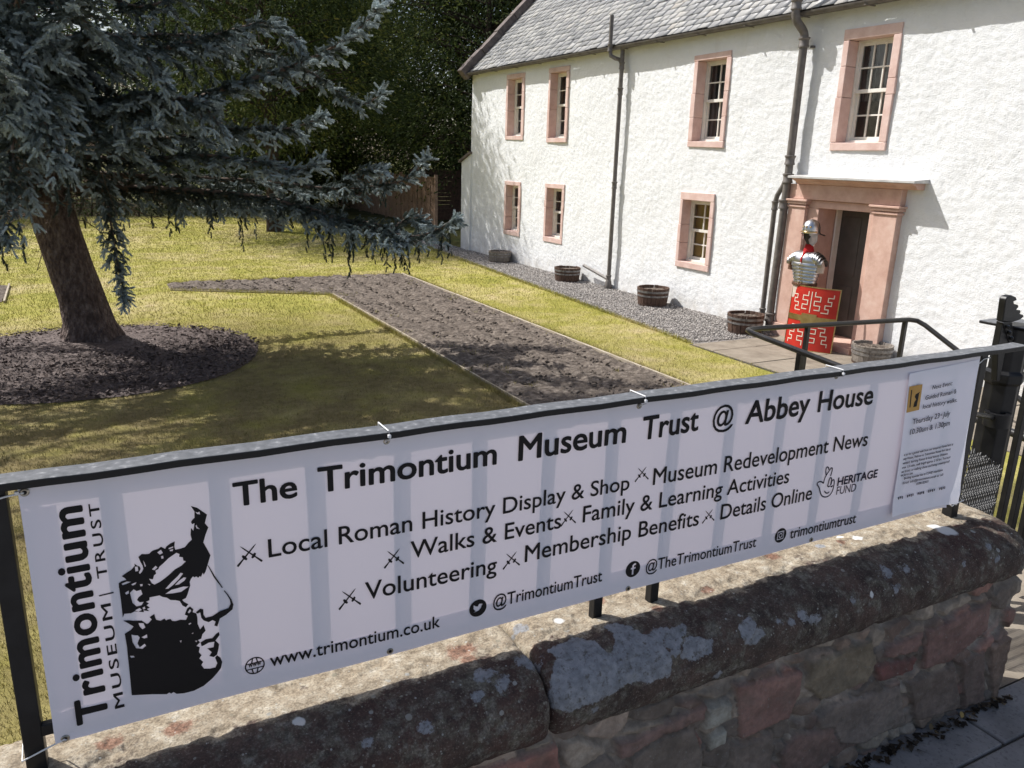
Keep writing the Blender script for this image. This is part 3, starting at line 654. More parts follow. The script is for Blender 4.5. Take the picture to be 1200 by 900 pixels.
V = np.stack([Xc, BY+rip(X, Z)-.25*curl(X, Z), Z], -1).reshape(-1, 3)
np_obj('sheet', V, grid_faces(nx, nz2), M['vinyl'], ban, smooth=True)
hem = .042
for nm, a0, a1, c0, c1 in (('hem', bx0, bx1-.1, bz1-hem, bz1-.001), ('hem', bx0, bx1-.2, bz0+.001, bz0+.072), ('hem', bx0+.001, bx0+.055, bz0+.074, bz1-hem-.002)):
    gxx = np.linspace(a0, a1, 90); gzz = np.linspace(c0, c1, 20); Xh, Zh = np.meshgrid(gxx, gzz, indexing='ij')
    np_obj(nm, np.stack([Xh, BY+rip(Xh, Zh)+.0022, Zh], -1).reshape(-1, 3), grid_faces(90, 20), M['vinyl'], ban, smooth=True)
LAYER = [0.0011]
def flat(name, splines, mat, parent, mapf, res=0):
    """even-odd filled outlines (2D) mapped on to a surface"""
    cu = bpy.data.curves.new('tmp', 'CURVE'); cu.dimensions = '2D'; cu.fill_mode = 'BOTH'
    for pts in splines:
        sp = cu.splines.new('POLY'); sp.points.add(len(pts)-1); sp.use_cyclic_u = True
        for q, p in zip(sp.points, pts): q.co = (p[0], p[1], 0, 1)
    o = bpy.data.objects.new('tmp', cu); COL.objects.link(o)
    me = bpy.data.meshes.new_from_object(o.evaluated_get(bpy.context.evaluated_depsgraph_get()))
    bpy.data.objects.remove(o); bpy.data.curves.remove(cu)
    V = [mapf(v.co.x, v.co.y) for v in me.vertices]; F = [tuple(p.vertices) for p in me.polygons]; bpy.data.meshes.remove(me)
    return np_obj(name, V, F, mat, parent)
def text_mesh(txt, bold=0.0, space=1.0, shear=0.0):
    cu = bpy.data.curves.new('tmp', 'FONT'); cu.body = txt; cu.offset = bold; cu.space_character = space; cu.shear = shear; cu.resolution_u = 4
    o = bpy.data.objects.new('tmp', cu); COL.objects.link(o)
    me = bpy.data.meshes.new_from_object(o.evaluated_get(bpy.context.evaluated_depsgraph_get()))
    V = np.array([tuple(v.co) for v in me.vertices]); F = [tuple(p.vertices) for p in me.polygons]
    bpy.data.objects.remove(o); bpy.data.curves.remove(cu); bpy.data.meshes.remove(me); return V, F
def bolden(txt, bold, space, shear):
    V, F = text_mesh(txt, 0.0, space, shear)
    if bold <= 0: return V, F, np.zeros(len(V))
    Vs, Fs, Ls, k = [], [], [], 0
    for j, (dx, dy) in enumerate([(0, 0)]+[(math.cos(a), .8*math.sin(a)) for a in np.linspace(0, 2*math.pi, 8, endpoint=False)]):
        Vs.append(V+np.array([dx*bold, dy*bold, 0])); Fs += [tuple(i+k for i in f) for f in F]; Ls.append(np.full(len(V), j)); k += len(V)
    return np.concatenate(Vs), Fs, np.concatenate(Ls)
CAPH = {}
def cap(bold):
    if bold not in CAPH: V, F = text_mesh('H', bold); CAPH[bold] = (V[:, 1].min(), V[:, 1].max())
    return CAPH[bold]
def write(txt, p0, p1, top, mat='ink', bold=0.0, parent=None, off=None, name='lettering', shear=0.0, space=1.0):
    """baseline runs from sight line p0 to p1; top = sight line of a capital's top left"""
    lo, hi = cap(0); V, F, lay = bolden(txt, bold, space, shear)
    A = np.array(bn(*p0)); B = np.array(bn(*p1)); T = np.array(bn(*top)); off = (off or LAYER[0]+.0006) + lay*.00006
    x0, x1 = V[:, 0].min(), V[:, 0].max(); u = (V[:, 0]-x0)/(x1-x0); w = (V[:, 1]-lo)/(hi-lo)
    Hh = T - A; Hh[0] = 0 if abs(Hh[0]) < abs(Hh[2]) else Hh[0]
    P = A[None] + u[:, None]*(B-A)[None] + w[:, None]*Hh[None]
    P[:, 1] = BY + rip(P[:, 0], P[:, 2]) - off
    return np_obj(name, P, F, M[mat], parent or ban)
BO = .022
write('The', (274, 594), (349, 582), (272, 567), bold=BO)
write('Trimontium', (373, 577.5), (582, 543.5), (373, 549), bold=BO)
write('Museum', (607, 540), (734, 518.5), (605, 512), bold=BO)
write('Trust', (752, 516), (817.5, 503.5), (752, 489.5), bold=BO)
write('@', (834, 501), (858, 497), (834, 478), bold=.01)
write('Abbey', (872, 496.5), (947, 484), (872, 471), bold=BO)
write('House', (957, 482.5), (1020.5, 472.5), (956, 459.5), bold=BO)
write('Local Roman History Display & Shop', (315, 653.5), (738, 574), (314, 632.5), bold=.009)
write('Museum Redevelopment News', (765, 568.5), (1014.5, 521.5), (765, 549.5), bold=.009)
write('Walks & Events', (481, 654.5), (658, 619), (480, 635), bold=.009)
write('Family & Learning Activities', (683.5, 613), (923, 565), (683, 594.5), bold=.009)
write('Volunteering', (428, 703), (582, 670.5), (427, 683), bold=.009)
write('Membership Benefits', (615, 659), (818, 615), (614, 640), bold=.009)
write('Details Online', (843, 608.5), (950, 584.5), (843, 591.5), bold=.009)
write('www.trimontium.co.uk', (317, 782), (515.5, 734.5), (317, 767), bold=.009)
write('@TrimontiumTrust', (578, 713), (706, 681.5), (578, 699), bold=.009)
write('@TheTrimontiumTrust', (757, 671), (884.5, 640), (756, 658.5), bold=.004)
write('trimontiumtrust', (924.5, 631), (1001.5, 612), (924, 619.5), bold=.009)
write('HERITAGE', (980, 569), (1026, 558.3), (980, 560), 'inkblue', bold=.03)
write('FUND', (979, 579.5), (1001.5, 575), (979, 570.5), 'inkblue', bold=-.008)
# the two upright lines, read from below
def write_up(txt, base, tip, capside, bold, space=1.0):
    lo, hi = cap(0); V, F, lay = bolden(txt, bold, space, 0)
    A, B, T = (np.array(bn(*q)) for q in (base, tip, capside))
    x0, x1 = V[:, 0].min(), V[:, 0].max(); u = (V[:, 0]-x0)/(x1-x0); w = (V[:, 1]-lo)/(hi-lo)
    P = A[None] + u[:, None]*(B-A)[None] + w[:, None]*np.array([T[0]-A[0], 0, 0])[None]
    P[:, 1] = BY + rip(P[:, 0], P[:, 2]) - LAYER[0] - lay*.00006
    return np_obj('lettering', P, F, M['ink'], ban)
write_up('Trimontium', (126.5, 842), (95, 592.5), (91, 846), .034, 1.09)
write_up('MUSEUM', (146, 829), (129.5, 707.5), (135, 831), .012, 1.22)
write_up('TRUST', (126, 677), (115.5, 590), (114.5, 679.5), .012, 1.32)
def quadpx(name, pts, mat='ink', parent=None, off=None):
    return np_obj(name, [bn(x, y, off or LAYER[0]) for x, y in pts], [tuple(range(len(pts)))], M[mat], parent or ban)
quadpx('lettering', [(116, 698.5), (133, 694.5), (133.3, 696), (116.3, 700)])
# head in a plumed helmet
def A8(*p): return [(135+x/8, 590+y/8) for x, y in p]
def B7(*p): return [(135+x/6.92, 690+y/6.92) for x, y in p]
def bnpx(off=None): return lambda x, y: bn(x, -y, off or LAYER[0])
neg = lambda L: [(x, -y) for x, y in L]
helmet = A8((710,28),(770,45),(862,108),(842,190),(875,228),(848,300),(828,370),(862,430),(895,490),(880,540),(868,580),(856,620),(848,645),(832,672),(822,655),(806,695),(795,686),(780,702),(762,690),(745,698),(730,690),(712,712),(700,740),(705,775),(690,820),(660,880)) + \
 B7((600,10),(588,50),(575,80),(545,95),(560,112),(595,130),(575,155),(548,142),(525,105),(490,98),(450,97),(420,78),(385,72),(360,60),(330,66),(280,76),(278,100),(250,112),(275,125),(255,140),(282,160),(258,170),(278,188),(230,182),(235,196),(160,190),(130,205),(75,210),(62,240),(55,170),(48,110),(40,50),(33,0)) + \
 A8((36,800),(34,755),(60,738),(105,722),(92,708),(62,690),(110,655),(150,630),(185,590),(180,570),(205,588),(232,600),(240,620),(222,655),(232,668),(252,648),(265,620),(258,590),(238,555),(218,508),(250,480),(285,482),(320,478),(340,456),(360,445),(405,432),(430,412),(470,432),(480,410),(520,380),(560,362),(556,410),(565,440),(610,430),(655,415),(690,372),(720,345),(708,300),(712,235),(735,262),(745,190),(722,200),(712,180),(725,158),(745,140),(745,80))
hh = [A8((415,600),(460,560),(500,520),(540,492),(575,468),(605,480),(600,505),(635,510),(640,540),(665,548),(620,590),(560,625),(510,672),(470,705),(420,742),(370,768),(345,755),(318,712),(355,718),(365,680),(385,665),(378,635),(405,622)),
 A8((470,808),(530,742),(585,690),(615,655),(638,662),(600,715),(548,768),(500,806)), A8((560,772),(600,730),(645,698),(668,702),(650,730),(600,765)), A8((470,855),(530,815),(580,802),(640,785),(703,752),(690,785),(620,835),(540,850)),
 A8((752,82),(775,90),(790,80),(798,108),(770,104)), A8((765,205),(770,225),(795,245),(765,240),(755,215)), A8((500,425),(545,408),(545,420),(505,436)), A8((512,442),(545,432),(540,452),(515,454)), A8((395,465),(430,440),(448,470),(420,486)),
 A8((430,502),(450,495),(456,520),(436,526)), A8((262,540),(276,560),(290,595),(278,602)), A8((185,600),(212,598),(218,640),(190,645)), A8((345,625),(380,590),(397,605),(370,632)), A8((60,760),(110,740),(150,742),(110,760),(70,775)), A8((150,765),(200,745),(190,765),(165,778)), A8((232,765),(258,762),(258,782),(238,785)), A8((305,760),(330,765),(325,778)),
 B7((128,70),(120,40),(150,10),(175,25),(210,14),(222,50),(190,75),(178,98),(200,116),(232,112),(215,140),(175,150),(142,122)), B7((80,40),(110,20),(112,45),(90,55)), B7((160,182),(200,162),(218,178),(190,192)), B7((222,160),(240,150),(246,168),(230,175))]
flat('emblem', [neg(helmet)]+[neg(h) for h in hh], M['ink'], ban, bnpx())
beard = B7((78,372),(128,340),(150,312),(112,290),(66,265),(110,262),(150,266),(215,264),(258,292),(272,285),(298,255),(280,236),(318,210),(326,240),(335,258),(370,265),(400,248),(415,262),(430,254),(450,250),(462,265),(490,268),(530,256),(575,258),(590,225),(565,215),(585,165),(608,148),(635,170),(630,195),(660,205),(668,240),(670,290),(690,335),(718,300),(735,345),(708,375),(700,410),(672,422),(690,440),(660,470),(688,480),(680,520),(702,545),(684,572),(716,600),(700,625),(722,655),(770,655),(815,645),(830,610),(812,565),(828,545),(855,565),(870,600),(860,650),(830,690),(790,735),(720,795),(640,835),(560,855),(500,860),(475,845),(455,858),(440,848),(420,862),(300,862),(200,866),(135,868),(118,690),(95,470))
bh = [B7((132,378),(160,384),(185,385),(200,402),(182,450),(200,482),(240,452),(252,468),(222,494),(172,490),(142,440)), B7((190,285),(230,285),(246,320),(222,336),(198,310)), B7((120,552),(150,550),(160,562),(130,568)), B7((525,428),(540,424),(535,446)), B7((214,400),(258,376),(262,404),(236,410)), B7((595,290),(612,280),(620,286),(602,298)), B7((620,368),(636,360),(632,372)), B7((590,195),(608,170),(618,185),(600,205)), B7((648,428),(668,426),(660,440))]
flat('emblem', [neg(beard)]+[neg(h) for h in bh], M['ink'], ban, bnpx(.0013))
flat('emblem', [neg(B7((702,472),(694,440),(735,415),(790,405),(820,370),(842,355),(848,380),(815,425),(845,455),(838,500),(828,540),(800,560),(765,552),(785,520),(748,490),(800,480),(806,435),(760,442),(720,465)))], M['ink'], ban, bnpx(.0015))
flat('emblem', [neg(B7((885,15),(920,58),(945,95),(960,130),(952,170),(900,215),(850,245),(830,310),(805,302),(816,270),(790,258),(760,275),(720,262),(700,240),(690,195),(670,206),(655,195),(690,165),(715,170),(718,215),(735,240),(790,225),(850,185),(920,160),(937,125),(930,90)))], M['ink'], ban, bnpx(.0017))
flat('emblem', [neg(A8((864,578),(878,588),(940,690),(1010,790),(1002,796),(925,695)))], M['ink'], ban, bnpx(.0019))
flat('emblem', [neg(A8((1018,822),(1028,818),(1062,860),(1100,915),(1075,890)))], M['ink'], ban, bnpx(.0021))
# pairs of crossed swords between the phrases
def sword(a, b, w, gpos, gl):
    a, b = np.array(a, float), np.array(b, float); d = (b-a)/np.linalg.norm(b-a); n = np.array([-d[1], d[0]]); L = np.linalg.norm(b-a)
    def P(t, s): return tuple(a+d*L*t+n*s)
    return [P(0, w*1.1), P(.05, w*1.3), P(gpos-.06, w*.75), P(gpos-.03, gl), P(gpos+.03, gl), P(gpos+.05, w*.9), P(.86, w*.7), P(1, 0), P(.86, -w*.7), P(gpos+.05, -w*.9), P(gpos+.03, -gl), P(gpos-.03, -gl), P(gpos-.06, -w*.75), P(.05, -w*1.3), P(0, -w*1.1)]
o0 = np.array(bn(292, 650.5))
for k, (sx, sy, sc) in enumerate([(292, 650.5, 1), (753, 556, .86), (461.5, 654, .94), (667, 607.5, .9), (409.5, 701.5, 1), (599.5, 656.5, .94), (830, 604.5, .86)]):
    c = np.array(bn(sx, sy))
    for j, sw in enumerate((sword((278.5, 664.5), (300.5, 637), 1.0, .38, 3.6), sword((307.5, 658), (281, 640.5), 1.0, .38, 3.6))):
        P = [c + (np.array(bn(*q))-o0)*sc for q in sw]; P = [(p[0], BY+float(rip(p[0], p[2]))-.0011-.0003*j, p[2]) for p in P]
        flat('crossed_swords', [[(p[0], p[2]) for p in P]], M['ink'], ban, lambda x, z, j=j: (x, BY+float(rip(x, z))-.0011-.0003*j, z))
# round icons
def disc_icon(c, edge, holes, off=.0011, name='icon'):
    c = np.array(bn(*c)); r = abs(np.array(bn(*edge))[0]-c[0])
    O = [(c[0]+r*math.cos(a), c[2]+r*math.sin(a)) for a in np.linspace(0, 2*math.pi, 40, endpoint=False)]
    H = [[(c[0]+r*x, c[2]+r*y) for x, y in h] for h in holes]
    return flat(name, [O]+H, M['ink'], ban, lambda x, z: (x, BY+float(rip(x, z))-off, z))
circ = lambda r, n=28, cx=0, cy=0: [(cx+r*math.cos(a), cy+r*math.sin(a)) for a in np.linspace(0, 2*math.pi, n, endpoint=False)]
bird = [(-.52,-.38),(-.2,-.4),(.1,-.3),(.35,-.05),(.42,.2),(.56,.36),(.44,.36),(.5,.48),(.36,.42),(.2,.48),(.04,.38),(.0,.2),(-.25,.26),(-.5,.46),(-.54,.25),(-.48,.14),(-.55,.12),(-.46,-.08),(-.36,-.16),(-.42,-.17),(-.24,-.3)]
disc_icon((560.5, 713), (570.5, 713), [bird])
disc_icon((742.5, 667.5), (750.7, 667.5), [[(-.12,-.7),(.12,-.7),(.12,-.02),(.34,-.02),(.38,.2),(.12,.2),(.12,.36),(.2,.46),(.38,.46),(.38,.68),(.1,.68),(-.1,.5),(-.12,.2),(-.3,.2),(-.3,-.02),(-.12,-.02)]])
sq = lambda a, b=None: [(-a, -a), (a, -a), (a, a), (-a, a)]
disc_icon((914, 627), (920.5, 627), [sq(.58), sq(.45), circ(.33), circ(.2), circ(.07, 12, .34, .34)])
th = lambda a, b, n=10: np.linspace(R(a), R(b), n)
seg = lambda r, a, b: [(r*math.cos(q), r*math.sin(q)) for q in th(a, b)]
gl_h = [[(-.82,.27),(.82,.27),(.88,0),(.82,-.27),(-.82,-.27),(-.88,0)], [(-.78,.38),(-.36,.38),(-.26,.80),(-.5,.72),(-.68,.56)], [(.78,.38),(.36,.38),(.26,.80),(.5,.72),(.68,.56)], [(-.23,.38),(.23,.38),(.12,.86),(-.12,.86)],
        [(-.78,-.38),(-.36,-.38),(-.26,-.80),(-.5,-.72),(-.68,-.56)], [(.78,-.38),(.36,-.38),(.26,-.80),(.5,-.72),(.68,-.56)], [(-.23,-.38),(.23,-.38),(.12,-.86),(-.12,-.86)]]
disc_icon((299, 781), (310.8, 781), gl_h)
write('www', (291.5, 783.6), (306.5, 779.7), (291.5, 776.5), bold=.02)
# hand with crossed fingers
def H14(*p): return [(950+x/14.12, 535+y/14.12) for x, y in p]
def stroke(name, pts, w, mat='inkblue', closed=False, off=.0011):
    P = np.array([np.array(bn(*q))[[0, 2]] for q in pts])
    for _ in range(2):
        q = [P[0]]
        for a, b in zip(P[:-1], P[1:]): q += [a*.75+b*.25, a*.25+b*.75]
        P = np.array(q+[P[-1]])
    T = np.gradient(P, axis=0); T /= np.linalg.norm(T, axis=1, keepdims=True)+1e-9; N = np.c_[-T[:, 1], T[:, 0]]*w/2
    L, Rr = P+N, P-N; n = len(P); V = np.r_[L, Rr]; V3 = [(x, BY+float(rip(x, z))-off, z) for x, z in V]
    return np_obj(name, V3, [(i, i+1, n+i+1, n+i) for i in range(n-1)], M[mat], ban)
hw = .0042
for k, s_ in enumerate((H14((205,440),(170,410),(120,415),(92,455),(130,500),(145,560),(165,640),(220,672),(290,655),(345,590),(372,500),(385,420),(375,375),(345,390),(330,460)),
          H14((205,440),(215,380),(245,310),(300,230),(330,180),(352,190),(345,240),(320,320)), H14((245,300),(240,230),(250,180),(270,165),(290,185),(292,215)), H14((268,490),(285,430),(300,360),(325,340),(340,370),(318,470)),
          H14((265,470),(285,500),(305,480)), H14((318,480),(335,500),(355,470)), H14((215,565),(240,600),(275,600),(295,575)))):
    stroke('crossed_fingers_emblem', s_, hw, off=.0011+.0002*k)
# eyelets and cable ties
def eyelet(px, py):
    p = bn(px, py); mb = MB(); n = 20
    prof = [(.0036, .0), (.0042, -.0018), (.0062, -.0022), (.0080, -.0008), (.0082, 0.0004)]
    vs = [(p[0]+r*math.cos(a), p[1]-.0004+dy, p[2]+r*math.sin(a)) for r, dy in prof for a in np.linspace(0, 2*math.pi, n, endpoint=False)]
    fs = [(i*n+j, i*n+(j+1) % n, (i+1)*n+(j+1) % n, (i+1)*n+j) for i in range(len(prof)-1) for j in range(n)]
    mb.add(vs, fs); e = mb.build('eyelet', M['brass'], ban, smooth=True)
    MB().lathe([(.0001, 0), (.0037, 0)], (0, 0, 0), 14); h = np_obj('eyelet_hole', [(p[0]+.0037*math.cos(a), p[1]-.0009, p[2]+.0037*math.sin(a)) for a in np.linspace(0, 2*math.pi, 14, endpoint=False)], [tuple(range(14))], M['ink'], e)
    return p
def tie(pts, head=None):
    o = MB().tube(pts, .0017, 6).build('cable_tie', M['tie'], ban, smooth=True)
    if head: h = np.array(head); MB().box(h-.0035, h+.0035).build('tie_head', M['tie'], o, bevel=.001)
for ex, ey in ((453, 517), (749.5, 476), (979.5, 441)):
    p = eyelet(ex, ey); x = p[0]; d = .004
    tie([(x, p[1]-.001, p[2]), (x-.001, RY0-.004, RZ0), (x-.004, RY0-.004, RZ1+.004), (x-.006, RY1+.004, RZ1+.004), (x-.006, RY1+.004, RZ0-.004), (x-.003, p[1]+.006, p[2]+.004), (x, p[1]-.001, p[2]-.002)], (x-.003, RY0-.005, RZ0+.008))
p = eyelet(28.5, 578); tie([(p[0]-.001, p[1]-.002, p[2]), (p[0]-.03, 1.594, p[2]-.004), (-.214, 1.594, p[2]-.012), (-.214, 1.645, p[2]-.006), (-.17, 1.645, p[2]), (p[0], p[1]+.004, p[2])], (p[0]-.012, 1.591, p[2]+.001))
p = eyelet(76.5, 866.5); tie([(p[0]-.001, p[1]-.002, p[2]), (-.172, 1.594, p[2]-.014), (-.214, 1.594, p[2]-.028), (-.214, 1.645, p[2]-.02), (-.17, 1.645, p[2]-.01), (p[0], p[1]+.004, p[2])])
p = eyelet(1145, 427); tie([(p[0], p[1]-.002, p[2]), (2.69, 1.597, p[2]+.012), (2.722, 1.597, p[2]+.014), (2.722, 1.645, p[2]+.014), (2.68, 1.645, p[2]+.01)])
q = at_y(1122, 590, 1.59); z = float(q[2])
tie([(2.655, 1.588, z-.004), (2.676, 1.592, z), (2.724, 1.592, z+.004), (2.724, 1.646, z+.004), (2.676, 1.646, z), (2.655, 1.588, z-.004)], (2.674, 1.588, z+.002))
for ex, ey in ((457, 763), (737, 690.5), (950.5, 632.5)): eyelet(ex, ey)

# ============================================================ PAPER NOTICE on the banner
pc = [(1063, 437), (1146.5, 420.5), (1119, 588), (1040, 603)]
nA = bn(*pc[0]); nt_ = thing('paper_notice', 'white sheet of paper headed Next Event taped to the right end of the banner', 'notice', (float(nA[0])+.18, BY-.002, 1.40))
nu, nv = 26, 34; V = []
for i in range(nu):
    for j in range(nv):
        u, v = i/(nu-1), j/(nv-1)
        a = np.array(pc[0])*(1-u)+np.array(pc[1])*u; b = np.array(pc[3])*(1-u)+np.array(pc[2])*u
        c = np.array(at_y(*pc[0], BY))*(1-u)*(1-v)+np.array(at_y(*pc[1], BY))*u*(1-v)+np.array(at_y(*pc[3], BY))*(1-u)*v+np.array(at_y(*pc[2], BY))*u*v
        lift = .0030 + .010*max(0, .16-u)/.16*(.35+.65*v) + .004*math.sin(u*5+v*3)**2*v + .006*max(0, v-.9)/.1*(1-u)
        V.append((c[0]-.004*max(0, .1-u)*10*v, BY+float(rip(c[0], c[2]))-lift-.25*float(curl(np.array(c[0]), np.array(c[2]))), c[2]))
np_obj('paper_sheet', V, grid_faces(nu, nv), M['paper'], nt_, smooth=True)
PO = .0086
def note(txt, a, b, top, mat='inkgrey', bold=0.0): return write(txt, a, b, top, mat, bold, nt_, PO, 'print')
note('Next Event:', (1088, 455), (1111.5, 450), (1088, 450.5), bold=.004)
note('Guided Roman &', (1080, 467.5), (1116, 459.5), (1080, 462.5), bold=.004)
note('local history walks.', (1077, 478), (1117, 469.5), (1077, 473), bold=.004)
note('Thursday 23', (1065, 496), (1096, 488.5), (1065, 490), bold=.006)
note('rd', (1096.6, 486.3), (1099.3, 485.6), (1096.6, 483.8), bold=.006)
note('July', (1100.3, 487.6), (1108.5, 485.6), (1100.3, 481.8), bold=.006)
note('10.30am & 1.30pm', (1062, 508), (1108.5, 497), (1062, 502), bold=.006)
for k, (s_, a, b) in enumerate((('Join us for a guided walk from our temporary home here at', (1052.5, 533.5), (1113, 520.5)), ('Abbey House, Melrose to Trimontium Roman fort site at', (1051.5, 538.5), (1110, 526)), ('Newstead, learning Roman & local history. Distance', (1050.5, 543.5), (1106.5, 531.5)),
        ('approx. 3.5 miles, walk length approx. 2 1/2 hrs. You must', (1050, 548.5), (1110, 535.5)), ('wear boots or walking shoes and bring a waterproof', (1049.5, 553.5), (1109, 540.5)), ('jacket just in case.', (1048.5, 557.5), (1066, 554)),
        ('Booking essential due to COVID restrictions', (1055.5, 560.5), (1101, 550.5)), ('Email: info@trimontium.co.uk or call', (1054, 566), (1101.5, 556)), ('01896 822651', (1070, 567), (1084, 564)))):
    note(s_, a, b, (a[0], a[1]-2.7), bold=.006)
quadpx('logo_card', [(1062, 452), (1077, 449), (1073, 479), (1058, 482.5)], 'card', nt_, PO)
flat('print', [neg([(1066, 476), (1070, 475), (1072, 466), (1073, 460), (1074.5, 457.5), (1072, 459), (1069, 461), (1068, 464), (1069.5, 467), (1067.5, 470)])], M['ink'], nt_, bnpx(PO+.0004))
quadpx('print', [(1063.8, 456), (1065, 455.7), (1062.8, 476), (1061.6, 476.3)], 'ink', nt_, PO+.0004)
for k in range(5):   # row of sponsors' marks
    x = 1047+k*12.6; y = 583.5-k*2.75
    for j in range(4): quadpx('print', [(x+j*2.1, y-2.2-j*.45), (x+j*2.1+1.3, y-2.5-j*.45), (x+j*2.1+1.2, y+(.6 if (j+k) % 2 else -.6)-j*.45), (x+j*2.1-.1, y+.9-j*.45)], 'inkgrey', nt_, PO)

# ============================================================ IRON GATE POST, GATE, MESH at the end of the wall
gp = thing('gate_post', 'stout black iron gate post with toothed scroll bracket, beyond the wall end', 'gate post', (float(at_y(1178, 500, 1.95)[0]), 1.95, PAV))
GY = 1.93
def gpt(px, py, y=GY): return at_y(px, py, y)
c = gpt(1181, 470); gx_ = float(c[0]); gw_ = .068
mb = MB().lathe([(gw_+.05, .30), (gw_+.05, .62), (gw_+.012, .66), (gw_, .70), (gw_, 1.60), (gw_+.014, 1.61), (gw_+.014, 1.65), (gw_, 1.66), (gw_, 1.86)], (gx_, GY+.04, .05), 8, caps=True); mb.build('shaft', M['blackpaint'], gp, bevel=.004)
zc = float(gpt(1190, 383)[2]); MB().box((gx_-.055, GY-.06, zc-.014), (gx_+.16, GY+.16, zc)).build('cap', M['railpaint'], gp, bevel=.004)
def F11(*p): return [(1130+x/11.25, 340+y/11.25) for x, y in p]
pl = [gpt(*q) for q in F11((510,415),(552,120),(575,85),(630,68),(685,92),(700,135),(655,150),(660,180),(712,195),(722,225),(700,245),(690,262),(745,265),(750,290),(735,312),(782,325),(788,350),(760,375),(740,390),(640,422))]
MB().prism([tuple(p) for p in pl], (0, .03, 0)).build('scroll_bracket', M['blackpaint'], gp, bevel=.004)
pl = [gpt(*q) for q in F11((510,418),(640,425),(640,720),(560,720),(470,1200),(430,1200),(452,720))]
MB().prism([tuple(p) for p in pl], (0, .028, 0)).build('bracket_plate', M['blackpaint'], gp, bevel=.003)
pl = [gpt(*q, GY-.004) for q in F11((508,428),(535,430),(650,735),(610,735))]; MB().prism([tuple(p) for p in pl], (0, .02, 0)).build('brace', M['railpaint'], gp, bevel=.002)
for q in F11((575,485),(598,560),(622,635)):
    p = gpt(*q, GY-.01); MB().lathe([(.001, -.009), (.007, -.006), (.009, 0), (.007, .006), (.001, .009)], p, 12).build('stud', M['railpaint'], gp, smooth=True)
# hinge strap and ring
p0, p1 = gpt(1134, 484, 1.72), gpt(1163, 489)
MB().tube([p0, p0*.5+p1*.5, p1], .012, 8).build('latch_bar', M['blackpaint'], gp, smooth=True)
MB().lathe([(.03, -.03), (.052, -.03), (.052, .03), (.03, .03)], gpt(1168, 491), 14).build('latch_ring', M['blackpaint'], gp, smooth=True)
# wire mesh panel
wm = thing('wire_mesh_panel', 'small panel of grey wire mesh between the railing post and the gate post', 'mesh panel', (float(gpt(1150, 560)[0]), 1.86, PAV))
xa, xb = 2.86, 3.42; za, zb = .72, float(at_y(1146, 497, 1.86)[2]); mb = MB(); k = -30
sp = .017
while k < 60:
    for sgn in (1, -1):
        pts = []; x0 = xa+k*sp
        for j in range(60):
            z = za+j*.02; x = x0+sgn*(z-za)*.6
            lim = zb-(x-2.98)*.5 if x > 2.98 else zb-(2.98-x)*2.6
            if xa <= x <= xb and z <= lim: pts.append((x, 1.86+.004*sgn*math.cos(j*1.6), z))
        if len(pts) > 2: mb.tube(pts, .0019, 4, caps=False)
    k += 1
M['wire'] = simple('galvanised_wire', (.06, .06, .06), (.12, .12, .12), 40, .5, .5)
mb.build('wire_mesh', M['wire'], wm)
# the gate leaf
gt = thing('iron_gate', 'black iron gate of upright bars at the right edge, grass showing through it', 'gate', (3.9, 1.98, PAV))
for k in range(7):
    x = gx_+.13+.105*k; MB().box((x-.018, 1.97, .66), (x+.018, 1.996, 1.86)).build('bar', M['blackpaint'], gt, bevel=.002)
for z in (.72, 1.70): MB().box((gx_+.09, 1.962, z), (gx_+.85, 1.969, z+.04)).build('gate_rail', M['blackpaint'], gt, bevel=.002)
# ============================================================ HOUSE
FX = 9.5; HY0, HY1 = -2.5, 20.5; HB = 16.0; EZ = 4.70
hs = thing('abbey_house', 'white harled two storey house with slate roof, pink stone window margins and pink stone doorway', 'house', (FX, 9.0, 0))
WIN = [  # outer y0,y1,z0,z1 ; inner ; columns ; behind the glass ; label
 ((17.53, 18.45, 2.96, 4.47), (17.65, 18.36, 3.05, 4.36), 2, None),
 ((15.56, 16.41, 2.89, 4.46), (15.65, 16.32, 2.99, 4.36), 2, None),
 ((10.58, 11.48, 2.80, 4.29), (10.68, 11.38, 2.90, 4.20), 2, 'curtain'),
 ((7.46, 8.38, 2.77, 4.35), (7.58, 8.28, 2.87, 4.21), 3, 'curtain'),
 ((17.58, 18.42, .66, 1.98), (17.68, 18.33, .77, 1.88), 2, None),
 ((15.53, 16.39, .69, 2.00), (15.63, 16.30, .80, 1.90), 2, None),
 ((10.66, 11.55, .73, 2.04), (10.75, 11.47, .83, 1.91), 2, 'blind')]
DOOR = (7.25, 8.88, -.1, 2.2)
res = .0165
gy = np.arange(HY0, HY1+.001, res); gz = np.arange(-.08, EZ+.02, res); Y, Z = np.meshgrid(gy, gz, indexing='ij')
uu = Y*.8+Z*.6; ww_ = -Y*.6+Z*.8
lump = fbm(uu*15, ww_*27, 3, 2, .5)
h = .010*(lump-.5) + .008*(fbm(Y*5, Z*5, 9, 2)-.5) + .04*(fbm(Y*.7, Z*.7, 14, 2)-.5)
Xw = FX - h
hole = np.zeros(Y.shape, bool)
V = np.stack([Xw, Y, Z], -1).reshape(-1, 3); F = grid_faces(len(gy), len(gz)); cen = V[F].mean(1)
keep = np.ones(len(F), bool)
for o_, i_, *_ in WIN:
    a = [(o_[k]+i_[k])/2 for k in range(4)]; keep &= ~((cen[:, 1] > a[0]) & (cen[:, 1] < a[1]) & (cen[:, 2] > a[2]) & (cen[:, 2] < a[3]))
keep &= ~((cen[:, 1] > DOOR[0]) & (cen[:, 1] < DOOR[1]) & (cen[:, 2] < DOOR[3]))
np_obj('wall', V, F[keep][:, ::-1], M['harl'], hs, smooth=True)
